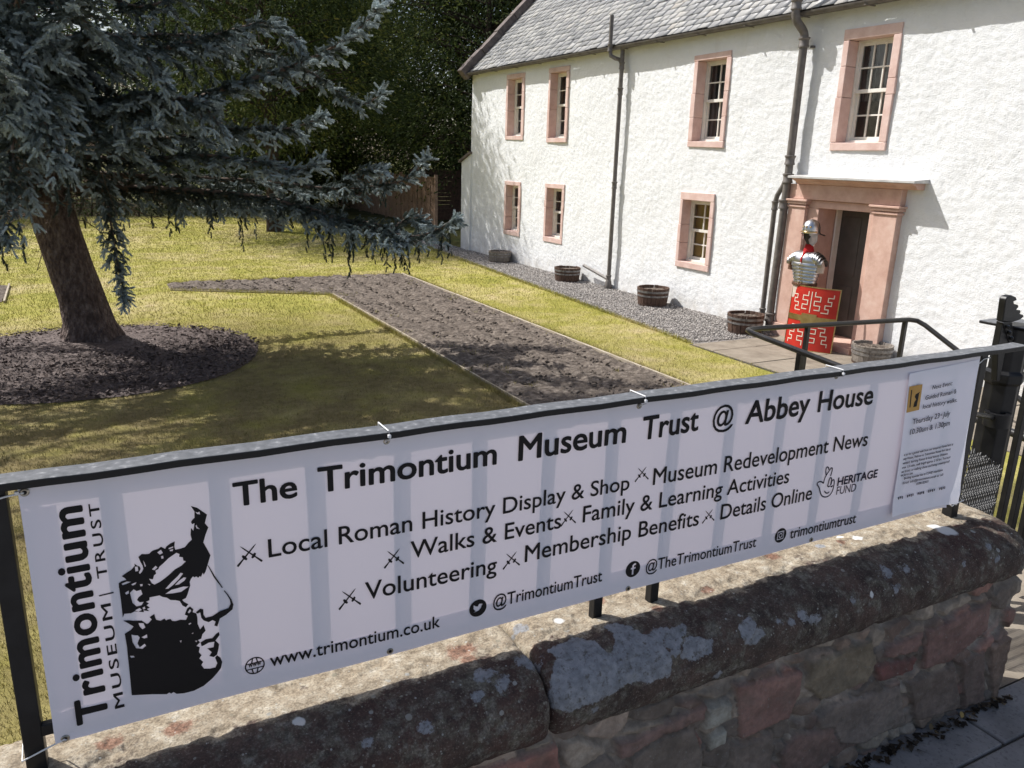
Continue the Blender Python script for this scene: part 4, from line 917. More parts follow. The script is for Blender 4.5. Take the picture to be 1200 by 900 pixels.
# other walls of the shell, gables up to the ridge
RX = (FX+HB)/2; RZ = 4.66+(RX-9.36)
mb = MB(); mb.prism([(FX+.02, HY1-.03, -.1), (HB, HY1-.03, -.1), (HB, HY1-.03, EZ-.02), (RX, HY1-.03, RZ-.05), (FX+.02, HY1-.03, EZ-.02)], (0, .03, 0))
mb.build('gable_wall', M['harl'], hs)
MB().prism([(FX+.02, HY0, -.1), (HB, HY0, -.1), (HB, HY0, EZ-.02), (RX, HY0, RZ-.05), (FX+.02, HY0, EZ-.02)], (0, .03, 0)).build('gable_wall', M['harl'], hs)
MB().box((HB-.05, HY0+.03, -.1), (HB, HY1-.03, EZ)).build('rear_wall', M['harl'], hs)
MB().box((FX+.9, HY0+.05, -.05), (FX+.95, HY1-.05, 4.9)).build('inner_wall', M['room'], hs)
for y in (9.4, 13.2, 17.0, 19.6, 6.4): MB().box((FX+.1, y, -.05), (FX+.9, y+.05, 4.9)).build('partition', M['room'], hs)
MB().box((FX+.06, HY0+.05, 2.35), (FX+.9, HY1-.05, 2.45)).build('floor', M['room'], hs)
# low buttress at the far corner
b0 = at_x(541, 190, FX-.03); b1 = at_x(553, 179, FX-.03); bz = float(b0[2]); by = float(b0[1])
MB().prism([(FX-.035, 20.45, -.1), (FX-.035, by, -.1), (FX-.035, by, bz), (FX-.035, 20.45, bz+.22)], (1.2, 0, 0)).build('buttress', M['harl'], hs, bevel=.01)
MB().prism([(FX-.10, by+.09, bz-.02), (FX-.10, by+.09, bz+.04), (FX-.10, 20.42, bz+.29), (FX-.10, 20.42, bz+.225)], (1.3, 0, 0)).build('buttress_cap', M['skew'], hs, bevel=.008)
# windows
def window(o_, i_, cols, behind, rows=4):
    oy0, oy1, oz0, oz1 = o_; y0, y1, z0, z1 = i_; xf = FX-.026; xb = FX+.170
    mb = MB(); j = lambda: random.uniform(-.010, .010)
    O = [(oy0+j(), oz0+j()), (oy1+j(), oz0+j()), (oy1+j(), oz1+j()), (oy0+j(), oz1+j())]; I = [(y0, z0), (y1, z0), (y1, z1), (y0, z1)]
    # margin built of separate stones: jambs, lintel, sill
    def stone(q, dx=0): mb.prism([(xf-dx, a, b) for a, b in q], (xb-xf+dx, 0, 0))
    g = .004
    stone([O[0], (O[1][0], O[1][1]), (O[1][0], z0), (O[0][0], z0)], .006)
    stone([(O[3][0], z1), (O[2][0], z1), O[2], O[3]], .002)
    for s in (0, 1):
        a0 = O[0][0] if s == 0 else y1; a1 = y0 if s == 0 else O[1][0]; zz = z0+g; cuts = [z0+g]+sorted(random.sample([z0+(z1-z0)*f for f in (.3, .45, .6, .75)], 2))+[z1-g]
        for c0, c1 in zip(cuts[:-1], cuts[1:]):
            e = random.uniform(-.008, .012); 
            q = [(a0-(e if s == 0 else 0), c0+g/2), (a1+(e if s else 0), c0+g/2), (a1+(e if s else 0), c1-g/2), (a0-(e if s == 0 else 0), c1-g/2)]
            stone(q, random.uniform(0, .004))
    w = mb.build('window', M['pink'], hs, bevel=.007)
    xs0, xs1 = FX+.175, FX+.215; zm = (z0+z1)/2+.01; bd = .048
    fr = MB()
    fr.box((xs0-.012, y0+.001, z0+.001), (xs1+.07, y0+.03, z1-.001)); fr.box((xs0-.012, y1-.03, z0+.001), (xs1+.07, y1-.001, z1-.001)); fr.box((xs0-.012, y0+.03, z1-.03), (xs1+.07, y1-.03, z1-.001)); fr.box((xs0-.05, y0+.03, z0+.001), (xs1+.07, y1-.03, z0+.035))
    fr.build('frame', M['sash'], w, bevel=.003)
    def sash(xa, za, zb, nr):
        s = MB(); ya, yb = y0+.031, y1-.031
        s.box((xa, ya, za), (xa+.04, ya+bd, zb)); s.box((xa, yb-bd, za), (xa+.04, yb, zb)); s.box((xa, ya+bd, zb-bd+.006), (xa+.04, yb-bd, zb)); s.box((xa, ya+bd, za), (xa+.04, yb-bd, za+bd))
        for c in range(1, cols):
            yc = ya+bd+(yb-ya-2*bd)*c/cols; s.box((xa+.003, yc-.0105, za+bd), (xa+.035, yc+.0105, zb-bd+.006))
        for r in range(1, nr):
            zc = za+bd+(zb-za-2*bd)*r/nr; s.box((xa+.005, ya+bd, zc-.0105), (xa+.033, yb-bd, zc+.0105))
        so = s.build('sash', M['sash'], w, bevel=.002)
        np_obj('pane', [(xa+.022, ya+bd*.6, za+bd*.6), (xa+.022, yb-bd*.6, za+bd*.6), (xa+.022, yb-bd*.6, zb-bd*.6), (xa+.022, ya+bd*.6, zb-bd*.6)], [(0, 3, 2, 1)], M['glass'], w)
    sash(xs0, zm-.02, z1-.031, 2); sash(xs0+.043, z0+.036, zm+.022, 2)
    if behind == 'blind': MB().box((FX+.285, y0+.01, z0+.01), (FX+.288, y1-.01, z1-.01)).build('blind', M['blind'], w)
    if behind == 'curtain':
        n = 40; ys = np.linspace(y0, y1, n); xx = FX+.33+.022*np.sin(ys*46); V = [(x, y, z) for x, y in zip(xx, ys) for z in (z0+(z1-z0)*.42 if cols == 3 else z0, z1)]
        np_obj('curtain', V, [(2*i, 2*i+2, 2*i+3, 2*i+1) for i in range(n-1)], M['curtain'], w, smooth=True)
    return w
for w_ in WIN: window(*w_)
# doorway
xa = FX-.28; cy1 = float(at_x(923, 207, xa)[1]); cy0 = float(at_x(1072, 212, xa)[1]); cz = float(at_x(1072, 211, xa)[2])
dw = MB()
dw.box((FX-.11, 8.60, .20), (FX+.1, 8.93, 2.00)); dw.box((FX-.11, 7.06, .20), (FX+.1, 7.42, 2.00))                     # pilasters
dw.box((FX-.05, 8.40, .10), (FX+.45, 8.598, 1.958)); dw.box((FX-.05, 7.422, .10), (FX+.45, 7.53, 1.958)); dw.box((FX-.05, 7.424, 1.96), (FX+.45, 8.597, 2.07))   # jambs, lintel
dr = dw.build('doorway', M['doorstone'], hs, bevel=.006)
for ya, yb in ((8.60, 8.93), (7.06, 7.42)):
    pc_ = MB()
    pc_.box((FX-.13, ya-.02, 1.955), (FX+.02, yb+.02, 1.985)); pc_.box((FX-.145, ya-.035, 2.002), (FX+.02, yb+.035, 2.04)); pc_.box((FX-.165, ya-.055, 2.042), (FX+.02, yb+.055, 2.072))
    pc_.build('capital', M['doorstone'], dr, bevel=.006)
    MB().box((FX-.14, ya-.025, -.02), (FX+.02, yb+.025, .198)).build('plinth', M['doorstone'], dr, bevel=.006)
MB().box((FX-.10, 7.05, 2.075), (FX+.05, 8.95, 2.285)).build('frieze', M['doorstone'], dr, bevel=.005)
P = [(FX+.02, 2.287), (FX-.105, 2.287), (FX-.14, 2.30), (FX-.165, 2.325), (FX-.215, 2.345), (FX-.25, 2.362), (FX-.25, cz-.045), (FX+.02, cz-.045)]
MB().prism([(a, cy0+.05, b) for a, b in P], (0, cy1-cy0-.10, 0)).build('cornice', M['skew'] if False else M['doorstone'], dr, bevel=.004)
MB().prism([(FX+.03, cy0, cz-.043), (xa, cy0, cz-.043), (xa, cy0, cz-.012), (FX+.03, cy0, cz+.012)], (0, cy1-cy0, 0)).build('lead_cover', M['lead'], dr, bevel=.004)
MB().box((FX-.22, 7.40, -.03), (FX+.46, 8.56, .098)).build('doorstep', M['doorstone'], dr, bevel=.012)
d_ = MB().box((FX+.40, 7.53, .105), (FX+.44, 8.40, 1.958)).build('door', M['doorwood'], hs, bevel=.003)
mb = MB()
for za, zb in ((.25, .85), (1.0, 1.85)):
    for ya, yb in ((7.62, 7.92), (8.0, 8.30)): mb.box((FX+.392, ya, za), (FX+.401, yb, zb))
mb.build('panel', M['doorwood'], d_, bevel=.004); MB().box((FX+.30, 8.355, .105), (FX+.395, 8.385, 1.95)).build('door_frame', M['sash'], dr)
MB().lathe([(.001, -.02), (.02, -.012), (.024, 0), (.02, .012), (.001, .02)], (FX+.37, 7.62, 1.0), 12).build('handle', M['brass'], d_, smooth=True)
# roof: boarding, slates, skew, gutter
sx = math.sqrt(.5)
MB().prism([(9.40, HY0+.02, 4.64), (9.40, HY0+.02, 4.66), (RX, HY0+.02, RZ-.04), (RX, HY0+.02, RZ-.07)], (0, HY1-HY0-.06, 0)).build('roof', M['room'], hs)
MB().prism([(HB+.1, HY0+.02, 4.64), (HB+.1, HY0+.02, 4.66), (RX, HY0+.02, RZ-.02), (RX, HY0+.02, RZ-.04)], (0, HY1-HY0-.06, 0)).build('roof', M['slate'], hs)
ex = .158; nrow = int((RX-9.36)/sx/ex)+1; Vs = []; tn = []
for r in range(nrow):
    e_ = ex*(1.08-.004*r); s0 = r*ex; y = HY0 + random.uniform(0, .2)
    while y < HY1-.16:
        w = random.uniform(.17, .31)*(1.08-.006*r); w = min(w, HY1-.16-y+.02)
        if w < .06: break
        L = .30; th_ = random.uniform(.006, .012); lift = .019+random.uniform(0, .011); jl = random.uniform(-.014, .010); jr = jl+random.uniform(-.008, .008); g = .005
        q = []
        sh = random.uniform(-.02, .02)
        for (s, dy, n) in ((s0+jl, g, lift), (s0+jr, w-g, lift+random.uniform(-.003, .003)), (s0+L, w-g+sh*.2, .001), (s0+L, g+sh*.2, .001)):
            q.append((9.36+sx*s-sx*n, y+dy, 4.655+sx*s+sx*n)); 
        q2 = [(a-sx*th_, b, c+sx*th_) for a, b, c in q]; Vs += q+q2; tn += [random.random()*.75+.25*vn(np.array([y*.5]), np.array([s0*.8]), 4)[0]]*8; y += w
nS = len(Vs)//8; bf = np.array([(4, 5, 6, 7), (0, 1, 5, 4), (1, 2, 6, 5), (3, 0, 4, 7)])
np_obj('slates', np.array(Vs), (bf[None]+8*np.arange(nS)[:, None, None]).reshape(-1, 4), M['slate'], hs, attrs={'tint': np.array(tn)})
Ls = (RX-9.30)/sx; s = -.12; k = 0
while s < Ls:
    l = min(random.uniform(.65, .95), Ls-s); j = random.uniform(-.008, .008)
    q = [(9.33+sx*a-sx*n, 4.63+sx*a+sx*n) for a, n in ((s+.006, -.10), (s+l-.006, -.10), (s+l-.006, .20+j), (s+.006, .20+j))]
    MB().prism([(a, HY1-.16+j, b) for a, b in q], (0, .26, 0)).build('skew_stone', M['skew'], hs, bevel=.012); s += l
mb = MB(); prof = [(.055*math.cos(a), .055*math.sin(a)) for a in np.linspace(R(180), R(360), 9)]
prof = prof+[(x*.88, z*.88) for x, z in prof[::-1]]
mb.prism([(9.315+x, HY0, 4.635+z) for x, z in prof], (0, HY1-HY0-.02, 0)); y = HY0+.5
gut_ = mb.build('gutter', M['gutter'], hs, smooth=True)
while y < HY1: MB().box((9.25, y, 4.575), (9.45, y+.03, 4.585)).build('gutter_bracket', M['gutter'], gut_); y += 1.1
MB().box((9.40, HY0, 4.60), (9.47, HY1-.05, 4.655)).build('eaves_course', M['gutter'], hs)
# rainwater and soil pipes
def ax(px, py, x): return tuple(at_x(px, py, x))
def pipe(name, pts, r, collars=(), parent=None):
    o = MB().tube(pts, r, 14).build(name, M['castiron'], parent or hs, smooth=True)
    for c in collars: MB().lathe([(r, -.07), (r*1.32, -.065), (r*1.32, -.045), (r*1.18, -.03), (r*1.18, .03), (r*1.42, .045), (r*1.42, .065), (r, .07)], c, 14).build('collar', M['castiron'], o, smooth=True)
    return o
x1 = FX-.105
t0, t1 = np.array(ax(729.5, 58, x1)), np.array(ax(713, 335, x1)); t0[1] = t1[1] = (t0[1]+t1[1])/2
pipe('downpipe', [t0, t1], .041, [(x1, t0[1], float(at_x(728, 77, x1)[2])), (x1, t0[1], float(at_x(727, 107, x1)[2])), (x1, t0[1], float(at_x(719.5, 217, x1)[2])), (x1, t0[1], .22)])
yv = float(at_x(716.5, 40, 9.22)[1]); zt_ = float(at_x(717, 18, 9.22)[2])
pipe('vent_pipe', [(9.21, yv, zt_), (9.21, yv, 4.56), (9.22, yv-.02, 4.46), (9.28, yv-.10, 4.41), (9.36, t0[1]+.06, 4.40), (x1, t0[1], 4.36)], .038, [(9.21, yv, 4.60)])
pipe('waste_pipe', [ax(684, 311, FX-.16), ax(700, 320, FX-.13), (x1, t0[1]+.02, .20)], .032, [])
MB().lathe([(.075, 0), (.085, .02), (.07, .10), (.06, .16), (.045, .20)], (x1, t0[1], 0), 14, caps=True).build('pipe_shoe', M['castiron'], hs, smooth=True)
x2 = FX-.13
pts = [np.array(ax(*q, x2)) for q in ((940.5, 52), (927.5, 185))]; y2 = (pts[0][1]+pts[1][1])/2
za_ = float(pts[0][2]); ztop = float(at_x(937, -60, 9.18)[2]); yo = float(at_x(932.5, 15, 9.18)[1])
pipe('soil_pipe', [(9.18, yo, ztop), (9.18, yo, 4.62)]+[(9.18+(x2-9.18)*w, yo+(y2-yo)*w, 4.62-.34*f) for f, w in ((.12, .02), (.25, .10), (.38, .27), (.5, .5), (.62, .73), (.75, .90), (.88, .98))]+[(x2, y2, 4.28), (x2, y2, 2.2), (x2, y2+.03, .55), (x2, y2+.03, .12)], .058,
     [(9.18, yo, 4.72), (x2, y2, float(at_x(940, 50, x2)[2])), (x2, y2, 2.62), (x2, y2, 2.36), (x2, y2+.02, 1.98), (x2, y2+.03, .25)])
pipe('branch_pipe', [(x2, y2+.01, 2.40), (x2-.01, y2+.06, 2.26), (x2-.01, y2+.16, 2.10), (x2-.01, y2+.185, 2.0), (x2-.01, y2+.19, .1)], .038, [(x2-.01, y2+.185, 1.95), (x2-.01, y2+.19, .3)])
MB().tube([(FX-.02, y2-.24, 2.0), (FX-.03, y2-.22, 1.2), (FX-.025, y2-.25, .5)], .010, 6).build('cable', M['lead'], hs, smooth=True)
MB().box((FX-.05, y2-.09, 4.17), (FX+.02, y2-.05, 4.20)).build('pipe_bracket', M['castiron'], hs)

# ============================================================ HALF BARREL PLANTERS along the house
def barrel(label, px, py, wpx, hpx, grey, empty=False):
    c = at_z(px, py, 0); dist = float(np.dot(c-EYE, fw)); r = wpx/FPX*dist/2; h = hpx/FPX*dist*.86
    c = c + np.array([r*.60, r*.45, 0])
    if c[0]+r > FX-.03: c[0] = FX-.03-r
    root = thing('barrel_planter', label, 'barrel planter', (float(c[0]), float(c[1]), .006), 'half barrel planters along the white wall')
    mb = MB(); n = 22
    for k in range(n):
        a0 = 2*math.pi*k/n+.012; a1 = 2*math.pi*(k+1)/n-.012; dr = random.uniform(-.004, .004); zt = h+random.uniform(-.006, .004); rows_ = []
        for f in (0, .25, .5, .75, 1):
            rr_ = r*(.86+.14*f**.7)+dr
            rows_.append([(rr_*math.cos(a0), rr_*math.sin(a0), zt*f), (rr_*math.cos(a1), rr_*math.sin(a1), zt*f), ((rr_-.024)*math.cos(a1), (rr_-.024)*math.sin(a1), zt*f), ((rr_-.024)*math.cos(a0), (rr_-.024)*math.sin(a0), zt*f)])
        vs = [v for q in rows_ for v in q]; fs = [(4*i+j, 4*i+(j+1) % 4, 4*i+4+(j+1) % 4, 4*i+4+j) for i in range(4) for j in range(4)]+[(0, 1, 2, 3), (16, 17, 18, 19)]
        mb.add(vs, fs)
    mb.build('staves', M['caskgrey'] if grey else M['cask'], root, local=True)
    for f, hh_ in ((.86, .035), (.62, .03), (.12, .03)):
        r0 = r*(.86+.14*f**.7)+.006; r1 = r*(.86+.14*(f-hh_/h)**.7)+.006
        MB().lathe([(r0-.006, f*h), (r0, f*h), (r1, f*h-hh_), (r1-.006, f*h-hh_)], (0, 0, 0), 36).build('hoop', M['hoop'] if f != .12 else M['hooprust'], root, smooth=True, local=True)
    nr, na = 10, 26; vs = [(0, 0, h*.86)]; fs = []
    for i in range(1, nr):
        for j in range(na):
            a = 2*math.pi*j/na; q = (r-.022)*i/(nr-1); vs.append((q*math.cos(a), q*math.sin(a), h*.84+random.uniform(-.012, .012)))
    fs += [(0, 1+j, 1+(j+1) % na) for j in range(na)]+[(1+(i-1)*na+j, 1+i*na+j, 1+i*na+(j+1) % na, 1+(i-1)*na+(j+1) % na) for i in range(1, nr-1) for j in range(na)]
    MB().add(vs, fs).build('potting_soil', M['soil'], root, local=True)
    return root
barrel('small grey half barrel farthest along the white wall, near the far corner', 586.5, 308, 27, 15, True)
barrel('brown half barrel beside the sloping waste pipe', 660, 331, 31, 19, False)
barrel('dark brown half barrel standing alone on the gravel below the window with the ochre blind', 760, 360, 38, 25, False)
barrel('dark half barrel beside the foot of the double soil pipes', 869, 393, 43, 27, False)
barrel('pale weathered half barrel on the near side of the doorway', 1033, 428, 46, 27, True)

# ============================================================ ROMAN ARMOUR ON A STAND, AND SHIELD
M['steel'] = simple('polished_steel', (.50, .51, .53), (.66, .67, .69), 7, .33, 1, .5, .15, 30, .003)
M['steeldark'] = simple('dark_steel', (.22, .21, .205), (.38, .37, .36), 9, .42, 1)
M['brassy'] = simple('brass_fitting', (.50, .37, .17), (.62, .48, .25), 12, .3, 1)
M['redcloth'] = simple('red_cloth', (.36, .015, .020), (.46, .03, .03), 20, .9, 0, .2, .4, 60, .004)
M['black'] = simple('black_form', (.015, .013, .012), (.03, .026, .024), 10, .6)
M['leather'] = simple('brown_leather', (.10, .045, .025), (.18, .09, .05), 14, .6)
M['tunic'] = simple('pale_tunic', (.50, .40, .33), (.60, .50, .42), 14, .9)
M['red'] = simple('red_shield_paint', (.43, .017, .010), (.50, .026, .014), 8, .38, 0, .5, .1)
M['cream'] = simple('cream_shield_paint', (.72, .66, .52), None, rough=.5)
AX = 9.06
ac = at_x(943, 330, AX); ay = float(ac[1])
zw = float(at_x(941, 331, AX)[2]); zs = float(at_x(943, 296, AX)[2]); zn = float(at_x(941, 288, AX)[2]); zh0 = float(at_x(942, 283, AX)[2]); zh1 = float(at_x(945, 256, AX)[2])
arm = thing('roman_armour', 'roman soldier steel plate armour with helmet and red scarf beside the door', 'suit of armour', (AX, ay, 0))
arm.rotation_euler = (0, 0, R(12))
def L(mb_, name, mat_, parent=arm, smooth=True, bevel=0): return mb_.build(name, mat_, parent, smooth, bevel, local=True)
L(MB().tube([(0, 0, .03), (0, 0, zw)], .025, 10).lathe([(.22, 0), (.22, .03), (.03, .045)], (0, 0, 0), 20, caps=True), 'stand', M['black'])
L(MB().lathe([(.14, zw-.34), (.165, zw-.2), (.158, zw-.02), (.15, zw+.02)], (0, 0, 0), 26, .72, 1.05, caps=True), 'tunic', M['tunic'])
tw = zs-zw; cu_ = MB()
for k in range(6):
    z0 = zw+tw*.115*k; r0 = .138+.0115*k; cu_.lathe([(r0+.014, z0), (r0+.017, z0+tw*.03), (r0+.012, z0+tw*.115), (r0+.004, z0+tw*.135)], (0, 0, 0), 34, .74, 1.08)
cr_ = L(cu_, 'cuirass', M['steel'])
L(MB().lathe([(.204, zw+tw*.66), (.215, zw+tw*.74), (.205, zw+tw*.88), (.15, zw+tw*1.0), (.075, zw+tw*1.06)], (0, 0, 0), 34, .72, 1.05), 'breast_plate', M['steel'])
mb = MB()
for k in range(6):
    for s in (-1, 1): z0 = zw+tw*.115*k+.012; mb.box((-.136-.005*k, s*.020-.008, z0), (-.110-.005*k, s*.020+.008, z0+.016))
L(mb, 'fastening', M['brassy'], cr_, False, .003)
for s in (-1, 1):
    for k in range(5):
        mb = MB(); n = 12; r = .128-.004*k; yc = s*(.105+.034*k); zc2 = zs-.075-(.0, .006, .020, .042, .072)[k]; vs = []
        for i in range(n+1):
            a = R(-28+236*i/n)
            for dy, dr in ((-.026, 0), (.030, .004-.004*k), (.030, -.001-.004*k), (-.026, -.005)): vs.append(((r+dr)*math.cos(a)*.95, yc+s*dy, zc2+(r+dr)*math.sin(a)*.72+.012))
        mb.add(vs, [(4*i+j, 4*i+(j+1) % 4, 4*i+4+(j+1) % 4, 4*i+4+j) for i in range(n) for j in range(4)]+[(0, 1, 2, 3), tuple(range(4*n, 4*n+4))]); L(mb, 'shoulder_plate', M['steel'] if k < 3 else M['steeldark'])
    L(MB().tube([(-.01, s*.19, zs-.10), (-.01, s*.222, zs-.19), (-.02, s*.226, zs-.26)], [.06, .058, .05], 12), 'sleeve', M['tunic'] if s < 0 else M['leather'])
L(MB().lathe([(.172, zw-.035), (.176, zw-.03), (.176, zw+.004), (.17, zw+.008)], (0, 0, 0), 30, .76, 1.06), 'belt', M['leather'])
sc = MB().lathe([(.085, zs-.02), (.080, zs+.01), (.062, zn-.01), (.048, zh0-.01)], (0, 0, 0), 18, 1, 1); sc.tube([(-.065, 0, zs+.03), (-.115, .006, zs-.03), (-.15, .01, zs-.09), (-.155, .0, zs-.13)], [.026, .026, .018, .005], 8)
L(sc, 'scarf', M['redcloth'])
hz = zh1-zh0; L(MB().lathe([(.045, zn-.03), (.055, zh0-.005), (.096, zh0+hz*.16), (.104, zh0+hz*.34), (.095, zh0+hz*.6), (.06, zh0+hz*.9), (.001, zh0+hz*.95)], (0, 0, 0), 16, 1.0, .85), 'head_form', M['black'])
hm = L(MB().lathe([(.122, zh0+hz*.40), (.128, zh0+hz*.46), (.124, zh0+hz*.66), (.100, zh0+hz*.86), (.05, zh0+hz*.97), (.001, zh1)], (0, 0, 0), 28, 1.08, .92), 'helmet', M['steel'])
L(MB().lathe([(.112, -.012), (.150, -.018), (.153, -.010), (.114, .004)], (0, 0, zh0+hz*.50), 20, 1.12, .92, a0=R(110), a1=R(250)), 'brow_guard', M['brassy'], hm)
ng = MB().lathe([(.112, 0), (.135, -.035), (.20, -.050), (.203, -.042), (.135, -.022), (.115, .012)], (0, 0, zh0+hz*.46), 20, 1.05, .95, a0=R(-75), a1=R(75)); L(ng, 'neck_guard', M['steeldark'], hm)
for s in (-1, 1):
    P = [(-.01, zh0+hz*.48), (-.105, zh0+hz*.46), (-.120, zh0+hz*.34), (-.092, zh0+hz*.28), (-.118, zh0+hz*.14), (-.100, zh0-.01), (-.055, zh0-.045), (.0, zh0+hz*.06)]
    L(MB().prism([(x, s*(.108-.10*max(0, -.02-x)*7.0), z) for x, z in P], (0, s*.006, 0)), 'cheek_guard', M['steeldark'], hm, False, .003)
mb = MB()
for a in (150, 180, 210): mb.lathe([(.001, -.016), (.013, -.010), (.017, 0), (.013, .010), (.001, .016)], (.126*1.06*math.cos(R(a)), .118*.9*math.sin(R(a)), zh0+hz*.68), 10)
L(mb, 'rosette', M['brassy'], hm)
# shield
sb_ = at_z(944, 409, .02); SX, SY = 8.93, 0
stp = at_x(948, 336, 8.99); sy_ = float(at_x(945, 372, 8.88)[1]); shz = float(at_x(948, 336, 8.9)[2])
sh = thing('roman_shield', 'curved red rectangular shield with cream zigzag lightning pattern and brass band, standing below the armour', 'shield', (8.90, sy_, .016)); sh.rotation_euler = (0, R(4), R(16))
Wd, Hg, rad = .75, shz-.02, .62
def cs(u, z, off=0.0):       # u = distance round the curve from the middle
    a = u/rad; r = rad+off; return (rad-.0 - r*math.cos(a) - rad + rad*.0 + 0.0 + (0), -r*math.sin(a), z) if False else (-(r*math.cos(a)-rad), -r*math.sin(a), z)
def curved(name, poly, mat_, off, th_=.002, parent=sh):   # a band following the curve: poly = list of (u0,u1,z0,z1)
    mb = MB()
    for u0, u1, z0, z1 in poly:
        n = max(1, int(abs(u1-u0)/.03)); vs = []
        for i in range(n+1):
            u = u0+(u1-u0)*i/n
            for o_, z in ((off, z0), (off+th_, z0), (off+th_, z1), (off, z1)): vs.append(cs(u, z, o_))
        mb.add(vs, [(4*i+j, 4*i+(j+1) % 4, 4*i+4+(j+1) % 4, 4*i+4+j) for i in range(n) for j in range(4)]+[(0, 1, 2, 3), tuple(range(4*n, 4*n+4))])
    return L(mb, name, mat_, parent)
curved('board', [(-Wd/2, Wd/2, 0, Hg)], M['red'], -.012, .012)
curved('edging', [(-Wd/2-.008, Wd/2+.008, Hg-.010, Hg+.005), (-Wd/2-.008, Wd/2+.008, -.004, .010), (-Wd/2-.008, -Wd/2+.007, .012, Hg-.012), (Wd/2-.007, Wd/2+.008, .012, Hg-.012)], M['brassy'], -.015, .019)
curved('brass_band', [(-Wd/2+.008, -.112, Hg*.455, Hg*.545), (.112, Wd/2-.008, Hg*.455, Hg*.545)], M['brassy'], .002, .004)
curved('boss_plate', [(-.11, .11, Hg*.42, Hg*.58)], M['brassy'], .002, .006)
b_ = MB(); 
for_ = [(.075, 0), (.07, .02), (.05, .045), (.02, .058), (.001, .06)]
vs = []; n = 18
for r_, d_ in for_:
    for j in range(n): a = 2*math.pi*j/n; q = cs(r_*math.cos(a), Hg*.5+r_*math.sin(a), .008+d_); vs.append(q)
b_.add(vs, [(i*n+j, i*n+(j+1) % n, (i+1)*n+(j+1) % n, (i+1)*n+j) for i in range(4) for j in range(n)]); L(b_, 'boss', M['brassy'])
def zig(pts, w=.012):
    out = []
    for (u0, z0), (u1, z1) in zip(pts[:-1], pts[1:]):
        if abs(u1-u0) > abs(z1-z0): out.append((min(u0, u1)-w/2, max(u0, u1)+w/2, z0-w/2, z0+w/2))
        else: out.append((u0-w/2, u0+w/2, min(z0, z1)+w/2+.0006, max(z0, z1)-w/2-.0006))
    return out
motif = []
for su in (-1, 1):
    for sz in (-1, 1):
        def T(L_): return [(su*u, Hg*.5+sz*z*Hg) for u, z in L_]
        motif += zig(T([(.05, .44), (.05, .36), (.13, .36), (.13, .29), (.05, .29), (.05, .22), (.13, .22), (.13, .15), (.06, .15)]))
        motif += zig(T([(.30, .42), (.30, .36), (.23, .36), (.23, .30), (.28, .30), (.28, .24), (.20, .24), (.20, .18), (.25, .18), (.25, .12), (.16, .12)]))
motif += [(-.006, .006, Hg*.60, Hg*.93), (-.006, .006, Hg*.07, Hg*.40)]
curved('lightning_motif', motif, M['cream'], .0015, .0012)

# ============================================================ HANDRAIL by the door path
q0, q1, q2 = at_z(870, 386, .93), at_z(1075, 374, .93), at_z(985, 430, .93)
hr = thing('handrail', 'black steel handrail with a rounded corner guarding the path to the door', 'handrail', (float(q0[0]), float(q0[1]), 0))
q3 = at_x(1121, 410, float(q1[0])); d02 = (q2-q0)/np.linalg.norm(q2-q0); d01 = (q1-q0)/np.linalg.norm(q1-q0)
pts = [q0+d02*4.2]
for f in (.22, .12, .05): pts.append(q0+d02*f+d01*max(0, .05-f*.3))
for f in (.05, .12, .22): pts.append(q0+d01*f+d02*max(0, .05-f*.3))
d13 = (q3-q1)/np.linalg.norm(q3-q1)
pts += [q1-d01*.12, q1-d01*.03+d13*.03, q1+d13*.12, q1+d13*2.4]
M['handrailpaint'] = simple('black_satin_steel', (.012, .011, .011), (.022, .020, .019), 14, .32)
MB().tube(pts, .027, 10).build('top_rail', M['handrailpaint'], hr, smooth=True)
for px, pz in ((945, 381), (1062, 375)):
    p = at_z(px, pz, .93); u = np.dot(p-q0, d01); p = q0+d01*u; MB().box((p[0]-.022, p[1]-.022, 0), (p[0]+.022, p[1]+.022, .92)).build('post', M['handrailpaint'], hr, bevel=.003)
Lq = float(np.linalg.norm(q2-q0))
for u in (.64*Lq, 3.6):
    p = q0+d02*u; MB().box((p[0]-.026, p[1]-.026, 0), (p[0]+.026, p[1]+.026, .92)).build('post', M['handrailpaint'], hr, bevel=.003)

# ============================================================ FENCES at the end of the garden
fr_ = thing('woven_fence', 'brown panel fence of woven horizontal slats beyond the lawn, left of the house corner', 'fence', (11.25, 31, 0))
y = 27.2; k = 0
while y < 38:
    MB().box((11.20, y-.05, 0), (11.30, y+.05, 1.88)).build('post', M['fence'], fr_, bevel=.005)
    mb = MB(); z = .06
    while z < 1.74:
        n = 9; vs = []
        for i in range(n):
            yy = y+.06+(1.68)*i/(n-1); wv = .018*math.sin(i*math.pi/1.0+(0 if int(z*10) % 2 else math.pi)+.5)
            vs += [(11.245+wv+random.uniform(-.003, .003), yy, z), (11.252+wv, yy, z), (11.252+wv-.01, yy, z+.085), (11.243+wv-.01, yy, z+.085)]
        mb.add(vs, [(4*i+j, 4*i+(j+1) % 4, 4*i+4+(j+1) % 4, 4*i+4+j) for i in range(n-1) for j in range(4)]); z += .078
    for f in (.28, .52, .76): mb.box((11.222, y+1.8*f-.02, .05), (11.236, y+1.8*f+.02, 1.76))
    mb.box((11.215, y+.05, 1.755), (11.285, y+1.75, 1.79)); mb.build('panel', M['fence'], fr_)
    y += 1.8; k += 1
bf_ = thing('board_fence', 'dark brown board fence in the shade behind the house corner', 'fence', (12.6, 30, 0))
mb = MB(); z = .05
while z < 1.9: mb.box((11.45, 30.4, z), (15.5, 30.43, z+.145)); z += .152
mb.build('boards', M['board'], bf_, bevel=.004)
